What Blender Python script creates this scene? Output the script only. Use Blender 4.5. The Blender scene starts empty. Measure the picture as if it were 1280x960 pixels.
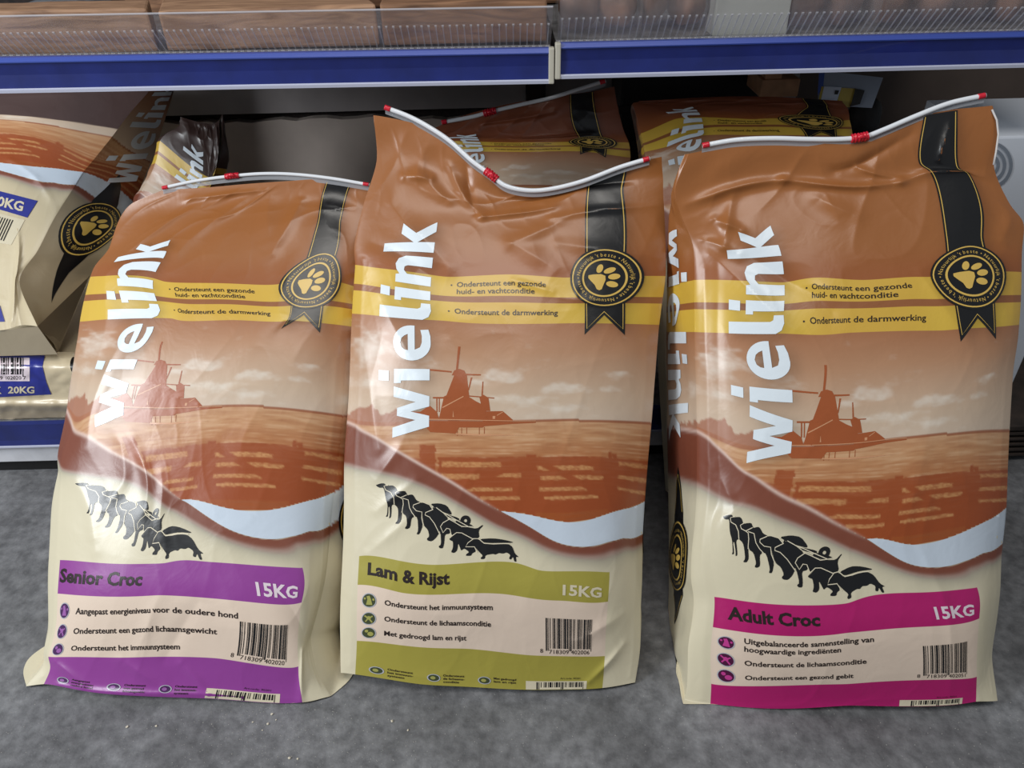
import bpy, bmesh, math, random
import numpy as np
from mathutils import Vector, Matrix
from mathutils.geometry import tessellate_polygon

# ------------------------------------------------------------------ camera, world, lights, exposure
SC = bpy.context.scene
COL = SC.collection
FPX = 950.0
PITCH = math.radians(35.0)
ROLL = math.radians(-1.45)
CAM = np.array([0.0, 0.0, 0.88])
_f = np.array([0, math.cos(PITCH), -math.sin(PITCH)])
_r0 = np.array([1.0, 0, 0]); _u0 = np.array([0, math.sin(PITCH), math.cos(PITCH)])
_r = math.cos(ROLL) * _r0 + math.sin(ROLL) * _u0
_u = -math.sin(ROLL) * _r0 + math.cos(ROLL) * _u0
cd = bpy.data.cameras.new('camera'); cam = bpy.data.objects.new('camera', cd); COL.objects.link(cam)
cd.sensor_width = 36.0; cd.lens = 36.0 * FPX / 1280.0; cd.clip_start = 0.02
cam.matrix_world = Matrix(((_r[0], _u[0], -_f[0], CAM[0]), (_r[1], _u[1], -_f[1], CAM[1]), (_r[2], _u[2], -_f[2], CAM[2]), (0, 0, 0, 1)))
SC.camera = cam
SC.view_settings.view_transform = 'Standard'; SC.view_settings.look = 'None'
SC.view_settings.gamma = 1.0; SC.view_settings.use_curve_mapping = False
SC.view_settings.exposure = 0.0

W = bpy.data.worlds.new('world'); SC.world = W; W.use_nodes = True
W.node_tree.nodes['Background'].inputs[0].default_value = (0.86, 0.93, 1.0, 1)
W.node_tree.nodes['Background'].inputs[1].default_value = 0.22

def area(name, loc, target, sx, sy, power, col):
    l = bpy.data.lights.new(name, 'AREA'); l.shape = 'RECTANGLE'; l.size = sx; l.size_y = sy
    l.energy = power; l.color = col
    o = bpy.data.objects.new(name, l); COL.objects.link(o); o.location = loc
    d = Vector(target) - Vector(loc); o.rotation_euler = d.to_track_quat('-Z', 'Y').to_euler()
    return o
# the shop's window, to the front left of the shelf
area('window_daylight', (-2.1, -0.18, 1.5), (-0.1, 0.75, 0.25), 0.6, 1.0, 46, (0.93, 0.97, 1.0))
# a ceiling light over the aisle
area('ceiling_light', (0.0, 0.0, 2.6), (0.0, 0.5, 0.2), 1.6, 0.7, 24, (1.0, 0.96, 0.9))

# ------------------------------------------------------------------ helpers
def ray(px, py):
    px = np.asarray(px, float); py = np.asarray(py, float)
    return _f + ((px - 640) / FPX)[..., None] * _r + ((480 - py) / FPX)[..., None] * _u
def at_y(px, py, Y):
    d = ray(px, py); return CAM + d * (Y / d[..., 1])[..., None]
def at_z(px, py, Z):
    d = ray(px, py); return CAM + d * ((Z - CAM[2]) / d[..., 2])[..., None]
def lin(c):
    c = np.asarray(c, float) / 255.0
    return np.where(c <= 0.04045, c / 12.92, ((c + 0.055) / 1.055) ** 2.4)
def L4(r, g, b):
    v = lin((r, g, b)); return (float(v[0]), float(v[1]), float(v[2]), 1.0)

def tag(o, label=None, cat=None, group=None, kind=None):
    if label: o['label'] = label
    if cat: o['category'] = cat
    if group: o['group'] = group
    if kind: o['kind'] = kind
    return o
def empty(name, loc, label, cat, group=None):
    o = bpy.data.objects.new(name, None); COL.objects.link(o); o.location = loc; o.empty_display_size = 0.05
    return tag(o, label, cat, group)
def link(name, me, parent=None, mat=None):
    o = bpy.data.objects.new(name, me); COL.objects.link(o)
    if mat and not me.materials: me.materials.append(mat)
    if parent is not None:
        o.parent = parent
        o.matrix_parent_inverse = Matrix.Identity(4)
        p = parent; off = Vector((0, 0, 0))
        while p is not None: off += p.location; p = p.parent
        # children are modelled in world space: shift back into the thing's frame
        o.location = -off
    return o
def mesh_pd(name, v, f, mat=None, parent=None, smooth=True, uv=None, col=None, nor=None):
    me = bpy.data.meshes.new(name)
    me.from_pydata([tuple(map(float, p)) for p in v], [], [tuple(map(int, q)) for q in f])
    if smooth and len(me.polygons): me.polygons.foreach_set('use_smooth', [True] * len(me.polygons))
    if col is not None:
        a = me.color_attributes.new('Print', 'FLOAT_COLOR', 'POINT')
        c4 = np.ones((len(v), 4), np.float32); c4[:, :3] = col
        a.data.foreach_set('color', c4.ravel())
    me.update()
    if nor is not None and len(me.vertices): me.normals_split_custom_set_from_vertices([tuple(n) for n in nor])
    return link(name, me, parent, mat)
def mesh_bm(name, bm, mat=None, parent=None, smooth=False):
    me = bpy.data.meshes.new(name); bm.normal_update(); bm.to_mesh(me); bm.free()
    if smooth: me.polygons.foreach_set('use_smooth', [True] * len(me.polygons))
    return link(name, me, parent, mat)
def bm_box(bm, x0, x1, y0, y1, z0, z1, bev=0.0):
    vs = [bm.verts.new(p) for p in ((x0,y0,z0),(x1,y0,z0),(x1,y1,z0),(x0,y1,z0),(x0,y0,z1),(x1,y0,z1),(x1,y1,z1),(x0,y1,z1))]
    fs = [bm.faces.new([vs[i] for i in q]) for q in ((3,2,1,0),(4,5,6,7),(0,1,5,4),(1,2,6,5),(2,3,7,6),(3,0,4,7))]
    if bev:
        es = set(e for f in fs for e in f.edges)
        bmesh.ops.bevel(bm, geom=list(es), offset=bev, segments=2, affect='EDGES', profile=0.6)
    return vs
def box(name, x0, x1, y0, y1, z0, z1, mat, parent=None, bev=0.002):
    bm = bmesh.new(); bm_box(bm, x0, x1, y0, y1, z0, z1, bev); return mesh_bm(name, bm, mat, parent)
def extrude_profile(name, prof, x0, x1, mat, parent=None, closed=True):
    """profile of (y,z) points swept along x"""
    n = len(prof); v = [(x0, a, b) for a, b in prof] + [(x1, a, b) for a, b in prof]
    f = [(i, (i + 1) % n, n + (i + 1) % n, n + i) for i in range(n if closed else n - 1)]
    if closed: f += [tuple(range(n))[::-1], tuple(range(n, 2 * n))]
    return mesh_pd(name, v, f, mat, parent, smooth=False)
def tube(name, pts, rad, mat, parent=None, seg=10, flat=1.0, flatdir=None):
    """tube along points; flat squashes it along flatdir"""
    pts = np.asarray(pts, float); n = len(pts)
    tan = np.gradient(pts, axis=0); tan /= np.linalg.norm(tan, axis=1)[:, None]
    ref = np.array(flatdir if flatdir is not None else (0, -0.8, 0.6), float); ref /= np.linalg.norm(ref)
    v = []; rad = np.broadcast_to(rad, (n,))
    for p, t, r in zip(pts, tan, rad):
        a = np.cross(t, ref); a /= np.linalg.norm(a); b = np.cross(a, t)
        for k in range(seg):
            th = 2 * math.pi * k / seg
            v.append(p + r * (math.cos(th) * a + flat * math.sin(th) * b))
    f = [(i * seg + k, i * seg + (k + 1) % seg, (i + 1) * seg + (k + 1) % seg, (i + 1) * seg + k) for i in range(n - 1) for k in range(seg)]
    f += [tuple(range(seg))[::-1], tuple(range((n - 1) * seg, n * seg))]
    return mesh_pd(name, v, f, mat, parent)
def catmull(pts, n=8):
    P = np.asarray(pts, float); P = np.vstack([2 * P[0] - P[1], P, 2 * P[-1] - P[-2]]); out = []
    for i in range(1, len(P) - 2):
        for k in range(n):
            t = k / n
            out.append(0.5 * ((2 * P[i]) + (-P[i-1] + P[i+1]) * t + (2*P[i-1] - 5*P[i] + 4*P[i+1] - P[i+2]) * t*t + (-P[i-1] + 3*P[i] - 3*P[i+1] + P[i+2]) * t**3))
    out.append(P[-2]); return np.array(out)

def sst(a, b, x):
    t = np.clip((x - a) / (b - a), 0, 1); return t * t * (3 - 2 * t)
def vnoise(x, y, seed=0):
    """smooth value noise in -1..1, numpy, unit cells"""
    x = np.asarray(x, float); y = np.asarray(y, float)
    xi = np.floor(x).astype(np.int64); yi = np.floor(y).astype(np.int64); fx = x - xi; fy = y - yi
    fx = fx * fx * fx * (fx * (fx * 6 - 15) + 10); fy = fy * fy * fy * (fy * (fy * 6 - 15) + 10)
    def hsh(a, b):
        n = (a * 374761393 + b * 668265263 + seed * 982451653) & 0x7fffffff
        n = ((n ^ (n >> 13)) * 1274126177) & 0x7fffffff
        return ((n ^ (n >> 16)) & 0xffff) / 32767.5 - 1
    a = hsh(xi, yi); b = hsh(xi + 1, yi); c = hsh(xi, yi + 1); d = hsh(xi + 1, yi + 1)
    return (a * (1 - fx) + b * fx) * (1 - fy) + (c * (1 - fx) + d * fx) * fy
def fbm(x, y, seed=0, o=4):
    s = 0; a = 1; t = 0
    for k in range(o): s = s + a * vnoise(x * 2**k, y * 2**k, seed + k); t += a; a *= 0.5
    return s / t

# ------------------------------------------------------------------ materials
def new_mat(name):
    m = bpy.data.materials.new(name); m.use_nodes = True
    return m, m.node_tree.nodes, m.node_tree.links, m.node_tree.nodes['Principled BSDF']
def simple(name, rgb, rough=0.5, spec=0.5, metal=0.0, coat=0.0, noise=0.0, nscale=20.0, bump=0.0, bscale=60.0, trans=0.0, alpha=1.0, dist=0.002):
    m, N, Lk, P = new_mat(name)
    P.inputs['Base Color'].default_value = L4(*rgb); P.inputs['Roughness'].default_value = rough
    P.inputs['Specular IOR Level'].default_value = spec; P.inputs['Metallic'].default_value = metal
    P.inputs['Coat Weight'].default_value = coat; P.inputs['Transmission Weight'].default_value = trans; P.inputs['Alpha'].default_value = alpha
    tc = N.new('ShaderNodeTexCoord')
    if noise:
        nz = N.new('ShaderNodeTexNoise'); nz.inputs['Scale'].default_value = nscale; nz.inputs['Detail'].default_value = 6
        Lk.new(tc.outputs['Object'], nz.inputs['Vector'])
        r = N.new('ShaderNodeValToRGB'); r.color_ramp.elements[0].position = 0.3; r.color_ramp.elements[1].position = 0.72
        c = np.array(rgb, float)
        r.color_ramp.elements[0].color = L4(*np.clip(c * (1 - noise), 0, 255)); r.color_ramp.elements[1].color = L4(*np.clip(c * (1 + noise * 0.6), 0, 255))
        Lk.new(nz.outputs['Fac'], r.inputs['Fac']); Lk.new(r.outputs['Color'], P.inputs['Base Color'])
    if bump:
        nb = N.new('ShaderNodeTexNoise'); nb.inputs['Scale'].default_value = bscale; nb.inputs['Detail'].default_value = 5
        Lk.new(tc.outputs['Object'], nb.inputs['Vector'])
        b = N.new('ShaderNodeBump'); b.inputs['Strength'].default_value = bump; b.inputs['Distance'].default_value = dist
        Lk.new(nb.outputs['Fac'], b.inputs['Height']); Lk.new(b.outputs['Normal'], P.inputs['Normal'])
    return m
def film_bump(N, Lk, P, strength=0.35):
    tc = N.new('ShaderNodeTexCoord')
    nb = N.new('ShaderNodeTexNoise'); nb.inputs['Scale'].default_value = 26; nb.inputs['Detail'].default_value = 3; nb.inputs['Distortion'].default_value = 0.6
    Lk.new(tc.outputs['Object'], nb.inputs['Vector'])
    b = N.new('ShaderNodeBump'); b.inputs['Strength'].default_value = strength; b.inputs['Distance'].default_value = 0.004
    Lk.new(nb.outputs['Fac'], b.inputs['Height']); Lk.new(b.outputs['Normal'], P.inputs['Normal'])
def print_mat(name, rough=0.36):
    m, N, Lk, P = new_mat(name)
    a = N.new('ShaderNodeAttribute'); a.attribute_name = 'Print'
    Lk.new(a.outputs['Color'], P.inputs['Base Color'])
    P.inputs['Roughness'].default_value = rough; P.inputs['Specular IOR Level'].default_value = 0.5
    P.inputs['Coat Weight'].default_value = 0.18; P.inputs['Coat Roughness'].default_value = 0.22
    film_bump(N, Lk, P, 0.22)
    return m
def ink(name, rgb, rough=0.32):
    m, N, Lk, P = new_mat(name); P.inputs['Base Color'].default_value = L4(*rgb)
    P.inputs['Roughness'].default_value = rough; P.inputs['Coat Weight'].default_value = 0.18; P.inputs['Coat Roughness'].default_value = 0.22
    film_bump(N, Lk, P, 0.22)
    return m
M = {}
M['film'] = print_mat('printed_plastic_film')
M['white'] = ink('white_ink', (222, 232, 240)); M['black'] = ink('black_ink', (20, 20, 22)); M['text'] = ink('dark_text_ink', (38, 26, 24))
M['gold'] = ink('gold_ink', (218, 182, 92)); M['mill'] = ink('windmill_brown_ink', (160, 84, 44)); M['wave'] = ink('pale_blue_wave_ink', (200, 212, 226)); M['creamink'] = ink('cream_ink', (226, 216, 190))
M['pale'] = ink('pale_lilac_ink', (226, 212, 220)); M['palegreen'] = ink('pale_label_ink', (214, 204, 178)); M['blueink'] = ink('blue_ink', (42, 50, 140))
M['millpale'] = ink('pale_print_line', (205, 150, 112))
M['icon_purple'] = ink('purple_icon_ink', (70, 32, 84)); M['icon_green'] = ink('dark_green_icon_ink', (62, 70, 44)); M['icon_plum'] = ink('plum_icon_ink', (74, 12, 56))
M['icon_purple2'] = ink('purple_icon_mark', (150, 92, 160)); M['icon_green2'] = ink('olive_icon_mark', (160, 158, 84)); M['icon_plum2'] = ink('pink_icon_mark', (190, 60, 140))
M['rimink'] = ink('icon_rim_ink', (176, 178, 186))
M['zip'] = simple('white_zipper_plastic', (226, 230, 236), 0.3, coat=0.3)
M['red'] = simple('red_slider_plastic', (205, 28, 50), 0.35, coat=0.2, bump=0.2, bscale=300)
M['flange'] = simple('clear_zipper_flange', (170, 172, 178), 0.25, alpha=0.6)
M['seam'] = simple('pale_seam_edge', (198, 196, 196), 0.35)

# ------------------------------------------------------------------ design of the printed artwork (design units, x 430..820 front, y 145..862)
XL, XR, YT, YB, GW = 430.0, 820.0, 145.0, 862.0, 95.0
tb = np.array([(335,520),(430,531),(451,537),(472,546),(502,565),(533,584),(564,602),(592,620),(626,640),(661,659),(695,673),(729,680),(764,681),(784,676),(820,664),(915,600)], float)
bb = np.array([(335,570),(430,582),(446,585),(472,590),(506,599),(540,613),(571,630),(599,647),(626,663),(661,676),(695,685),(729,691),(764,693),(791,687),(820,678),(915,618)], float)
tw = np.array([(626,640),(661,645),(712,653),(747,652),(781,642),(820,624),(915,560)], float)
def smooth_curve(c):
    d = catmull(c, 6); return lambda x: np.interp(x, d[:, 0], d[:, 1])
TBf, BBf, TWr = smooth_curve(tb), smooth_curve(bb), smooth_curve(tw)
def TWf(x): return np.where(x < 626, TBf(x), TWr(x))

# letters of the vertical logo: strokes as polygons in (a along, b up)
def circ(cx, cy, rx, ry, n=28, a0=0, a1=2 * math.pi):
    return [(cx + rx * math.cos(a0 + (a1 - a0) * k / (n - 1 if a1 - a0 < 6.28 else n)), cy + ry * math.sin(a0 + (a1 - a0) * k / (n - 1 if a1 - a0 < 6.28 else n))) for k in range(n)]
def logo_polys():
    P = []
    # w
    P.append([(0,45),(13,45),(22,17),(28,40),(38,40),(45,17),(52,45),(65,45),(52,0),(39,0),(33,23),(27,0),(13,0)])
    # i
    P.append([(72,0),(86,0),(86,45),(69,45),(69,36),(72,36)]); P.append([(72,52),(84,52),(85,66),(73,66)])
    # e
    o = circ(117, 22.5, 21, 23.5, 30, math.radians(2), math.radians(268))
    P.append([(138, 18.5)] + o + [(126, -0.5), (134, 2), (133, 11.5), (126, 9.8), (118, 9.8), (112, 12), (109, 18.5)])
    P.append([(108.3, 27),(127.5, 27),(125.5,31.5),(122.5,35),(117,36.8),(111.5,35),(108.8,31)])   # counter, cut out below
    # l
    P.append([(146,66),(160,66),(160,15),(162,11.5),(168,11),(168,0),(158,-1),(150,2),(146,9)])
    # i
    P.append([(173,0),(186,0),(186,45),(169,45),(169,36),(173,36)]); P.append([(173,52),(185,52),(186,66),(174,66)])
    # n
    P.append([(193,0),(206,0),(206,30),(211,34.5),(216,34),(218,30),(218,0),(231,0),(231,34),(227,43),(219,46.5),(211,44.5),(205,40),(204,45),(193,45)])
    # k
    P.append([(237,0),(250,0),(250,66),(237,66)]); P.append([(250,27),(263,45),(278,45),(263,25.5),(279,0),(264,0),(250,22)])
    return P
LOGO = logo_polys()
def logo_xy(kind='front'):
    out = []
    for k, p in enumerate(LOGO):
        if kind == 'front': q = [(537 - b + 0.012 * (a), 546 - a * 0.97) for a, b in p]
        elif kind == 'left': q = [(346 + b, 258 + a) for a, b in p]
        else: q = [(903 - b, 560 - a) for a, b in p]
        out.append(q)
    return out
ECOUNT = 4   # index of the counter of the e in LOGO
def inside(poly, X, Y):
    c = np.zeros(X.shape, bool); n = len(poly)
    for i in range(n):
        x1, y1 = poly[i]; x2, y2 = poly[(i + 1) % n]
        if y1 == y2: continue
        cond = ((y1 > Y) != (y2 > Y)) & (X < (x2 - x1) * (Y - y1) / (y2 - y1) + x1); c ^= cond
    return c
def soft_mask(polys, dx, dy, rad):
    """blurred print mask sampled on a coarse raster of the design"""
    xs = np.arange(400, 880, 2.0); ys = np.arange(140, 870, 2.0); X, Y = np.meshgrid(xs, ys); m = np.zeros(X.shape)
    for p in polys: m[inside([(a + dx, b + dy) for a, b in p], X, Y)] = 1
    for _ in range(3):
        k = max(1, int(rad / 2)); 
        for ax in (0, 1):
            m = sum(np.roll(m, s, ax) for s in range(-k, k + 1)) / (2 * k + 1)
    return xs, ys, m
def sample(mask, X, Y):
    xs, ys, m = mask
    i = np.clip((X - xs[0]) / 2, 0, len(xs) - 1.001); j = np.clip((Y - ys[0]) / 2, 0, len(ys) - 1.001)
    i0 = i.astype(int); j0 = j.astype(int); fi = i - i0; fj = j - j0
    return (m[j0, i0] * (1 - fi) + m[j0, i0 + 1] * fi) * (1 - fj) + (m[j0 + 1, i0] * (1 - fi) + m[j0 + 1, i0 + 1] * fi) * fj
RIB = [(733,100),(781,100),(781,419),(756,393),(731,419),(733,345)]
SEALC = (756.5, 345.0, 43.5, 38.5)
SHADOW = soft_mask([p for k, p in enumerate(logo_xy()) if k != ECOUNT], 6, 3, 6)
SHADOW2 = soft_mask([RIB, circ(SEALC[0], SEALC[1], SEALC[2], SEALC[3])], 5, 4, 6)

def C(*c): return lin(c)
def mix(a, b, t): t = np.asarray(t)[..., None]; return a * (1 - t) + b * t
def ramp(y, stops):
    ys = [s[0] for s in stops]; cs = np.array([lin(s[1]) for s in stops])
    return np.stack([np.interp(y, ys, cs[:, k]) for k in range(3)], -1)
CLOUDS = [(500,445,40,14,0.5),(462,440,30,22,0.8),(628,470,38,9,0.95),(650,500,50,8,0.7),(700,486,30,8,0.9),(775,469,26,6,0.75),(600,478,30,8,0.5),(690,510,60,10,0.5),(760,490,30,6,0.4),(530,460,30,10,0.5),(560,500,60,14,0.35),(450,480,40,18,0.5)]
def art(X, Y, pal):
    """printed colour of the film at design point X,Y (linear rgb)"""
    X = np.asarray(X, float); Y = np.asarray(Y, float)
    t_w, t_b, b_b = TWf(X), TBf(X), BBf(X)
    cream = C(*pal.get('cream', (214, 205, 178)))
    col = np.broadcast_to(cream, X.shape + (3,)).copy()
    # soft printed shade under the swoosh
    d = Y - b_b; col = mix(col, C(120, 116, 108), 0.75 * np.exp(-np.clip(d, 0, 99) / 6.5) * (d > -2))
    # photograph
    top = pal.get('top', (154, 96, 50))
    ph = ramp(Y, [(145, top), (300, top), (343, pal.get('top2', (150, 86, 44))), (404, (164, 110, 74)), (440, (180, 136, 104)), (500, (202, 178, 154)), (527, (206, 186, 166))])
    cl = np.zeros(X.shape)
    for cx, cy, rx, ry, s in CLOUDS:
        w = np.exp(-(((X - cx) / rx) ** 2 + ((Y - cy) / ry) ** 2) * 1.2)
        cl = np.maximum(cl, s * w)
    nz = fbm(X / 22, Y / 9, 5, 4)
    cl = sst(0.2, 0.75, cl + 0.5 * nz) * sst(395, 425, Y)
    ph = mix(ph, C(228, 220, 208), 0.7 * cl * (Y < 526) * (0.7 + 0.3 * fbm(X / 8, Y / 5, 77, 3)))
    hz = 526 + 3.0 * sst(640, 820, X)
    water = ramp(Y, [(526, (196, 150, 112)), (545, (192, 142, 100)), (570, (180, 120, 76)), (600, (168, 92, 44)), (640, (158, 80, 32)), (660, (154, 76, 30))])
    st = fbm(X / 30, Y / 2.2, 9, 3); water = mix(water, C(222, 186, 148), np.clip(st * 0.7, 0, 1) * sst(640, 560, Y))
    water = mix(water, C(150, 84, 48), np.clip(-st * 0.6, 0, 1))
    ph = np.where((Y > hz)[..., None], water, ph)
    # hazy skyline left of the mills, on the photo
    sk = 520 - 14 * np.exp(-((X - 462) / 12) ** 2) - 10 * np.exp(-((X - 445) / 8) ** 2) - 8 * np.exp(-((X - 500) / 20) ** 2) + 3 * vnoise(X / 4, X * 0, 3)
    ph = mix(ph, C(160, 96, 68), 0.8 * sst(-1, 1.5, Y - sk) * (Y < 532) * (X < 575))
    ph = mix(ph, C(150, 84, 50), 0.85 * (np.abs(Y - hz) < 1.6) * (X > 560))
    # fence in the foreground
    dk = C(152, 70, 28)
    jag = 1.2 * vnoise(X / 5, Y / 3, 21)
    f = sst(563, 566, Y + 0.03 * (X - 500) + jag * 0.3) * 0.0
    def rect(x0, x1, y0, y1, sl=0.0):
        yy = Y - sl * (X - x0); e = 0.8
        return sst(x0 - e, x0 + e, X + jag) * sst(x1 + e, x1 - e, X + jag) * sst(y0 - e, y0 + e, yy + jag * 0.5) * sst(y1 + e, y1 - e, yy + jag * 0.5)
    body = rect(548, 830, 571, 640, 0.012)
    body = np.maximum(body, rect(525, 545, 556, 660)); body = np.maximum(body, rect(764, 770, 566, 650)); body = np.maximum(body, rect(770, 777, 569, 650))
    body = np.maximum(body, rect(658, 670, 569, 660))
    body = np.maximum(body, rect(430, 530, 570, 578, 0.02) * 0.7)
    ph = mix(ph, dk, 0.85 * body * (Y > 540))
    tan = C(206, 152, 98)
    gaps = np.zeros(X.shape)
    for (x0, x1, y0, y1) in [(552,626,577,583.5),(552,600,592,598.5),(560,640,609,613.5),(600,650,621,625),(672,745,584,589.5),(676,725,597,602),(674,735,611,615.5),(680,750,622,626),(779,826,578,583),(779,826,595,600),(779,826,611,615),(620,652,592,597),(700,758,597,602)]:
        gaps = np.maximum(gaps, rect(x0, x1, y0, y1, 0.02))
    for (xa, ya, xb, yb) in [(672,578,762,625),(658,576,590,606)]:
        dd = np.abs((xb - xa) * (ya - Y) - (xa - X) * (yb - ya)) / math.hypot(xb - xa, yb - ya); gaps = gaps * sst(2.5, 5, dd)
    ph = mix(ph, tan, 0.9 * gaps * (0.65 + 0.35 * vnoise(X / 2.5, Y / 1.5, 31)))
    col = np.where((Y < t_w)[..., None], ph, col)
    # white wave
    wv = (Y >= t_w) & (Y < t_b) & ((X > XR - 0.5) | (X < XL + 0.5)); col = np.where(wv[..., None], C(*pal.get('wave', (204, 214, 226))), col)
    # brown swoosh with pale rim
    brown = C(*pal.get('swoosh', (124, 68, 50)))
    sw = sst(-0.6, 0.6, Y - t_b) * sst(2.2, -2.2, Y - b_b); col = mix(col, brown, sw)
    rim = np.exp(-((Y - t_b - 0.5) / 2.3) ** 2) * sst(640, 560, X); col = mix(col, C(222, 196, 184), 0.75 * rim)
    rim2 = np.exp(-((Y - b_b + 1) / 2.5) ** 2); col = mix(col, C(196, 180, 168), 0.45 * rim2)
    # yellow bands
    if pal.get('bands', True):
        y_ = mix(np.broadcast_to(C(216, 182, 70), X.shape + (3,)), C(204, 160, 66), 0.5 + 0.5 * vnoise(X / 60, Y / 50, 4))
        bd = ((Y >= 343) & (Y <= 369.5)) | ((Y >= 377.5) & (Y <= 404))
        col = np.where(bd[..., None], y_, col)
        col = np.where(((Y > 369.5) & (Y < 377.5))[..., None], C(148, 92, 54), col)
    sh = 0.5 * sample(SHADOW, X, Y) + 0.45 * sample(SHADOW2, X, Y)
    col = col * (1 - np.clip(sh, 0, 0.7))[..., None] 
    # coloured label stripes and the pale text field
    s = pal.get('stripe')
    if s is not None:
        inx = (X >= 450) & (X <= 762)
        col = np.where((inx & (Y > 740) & (Y < 812))[..., None], C(224, 204, 186), col)
        col = np.where((inx & (((Y >= 703) & (Y <= 740)) | (Y >= 812)))[..., None], C(*s), col)
    return np.clip(col, 0, 1)

# ------------------------------------------------------------------ surface of a bag: design -> picture landmarks -> its plane in the room
class TPS:
    def __init__(s, src, dst, lam=4.0):
        src = np.asarray(src, float) / 100.0; dst = np.asarray(dst, float); n = len(src); s.src = src
        K = s.k(src[:, None, :], src[None]); A = np.zeros((n + 3, n + 3)); A[:n, :n] = K + np.eye(n) * lam * 1e-3
        P = np.hstack([np.ones((n, 1)), src]); A[:n, n:] = P; A[n:, :n] = P.T
        s.w = np.linalg.solve(A, np.vstack([dst, np.zeros((3, 2))]))
    @staticmethod
    def k(a, b):
        r2 = ((a - b) ** 2).sum(-1); return 0.5 * r2 * np.log(r2 + 1e-12)
    def __call__(s, X, Y):
        sh = X.shape; p = np.stack([X.ravel(), Y.ravel()], 1) / 100.0
        out = np.empty((len(p), 2))
        for i in range(0, len(p), 40000):
            q = p[i:i + 40000]; K = s.k(q[:, None, :], s.src[None])
            out[i:i + 40000] = K @ s.w[:-3] + s.w[-3] + q @ s.w[-2:]
        return out[:, 0].reshape(sh), out[:, 1].reshape(sh)

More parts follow.
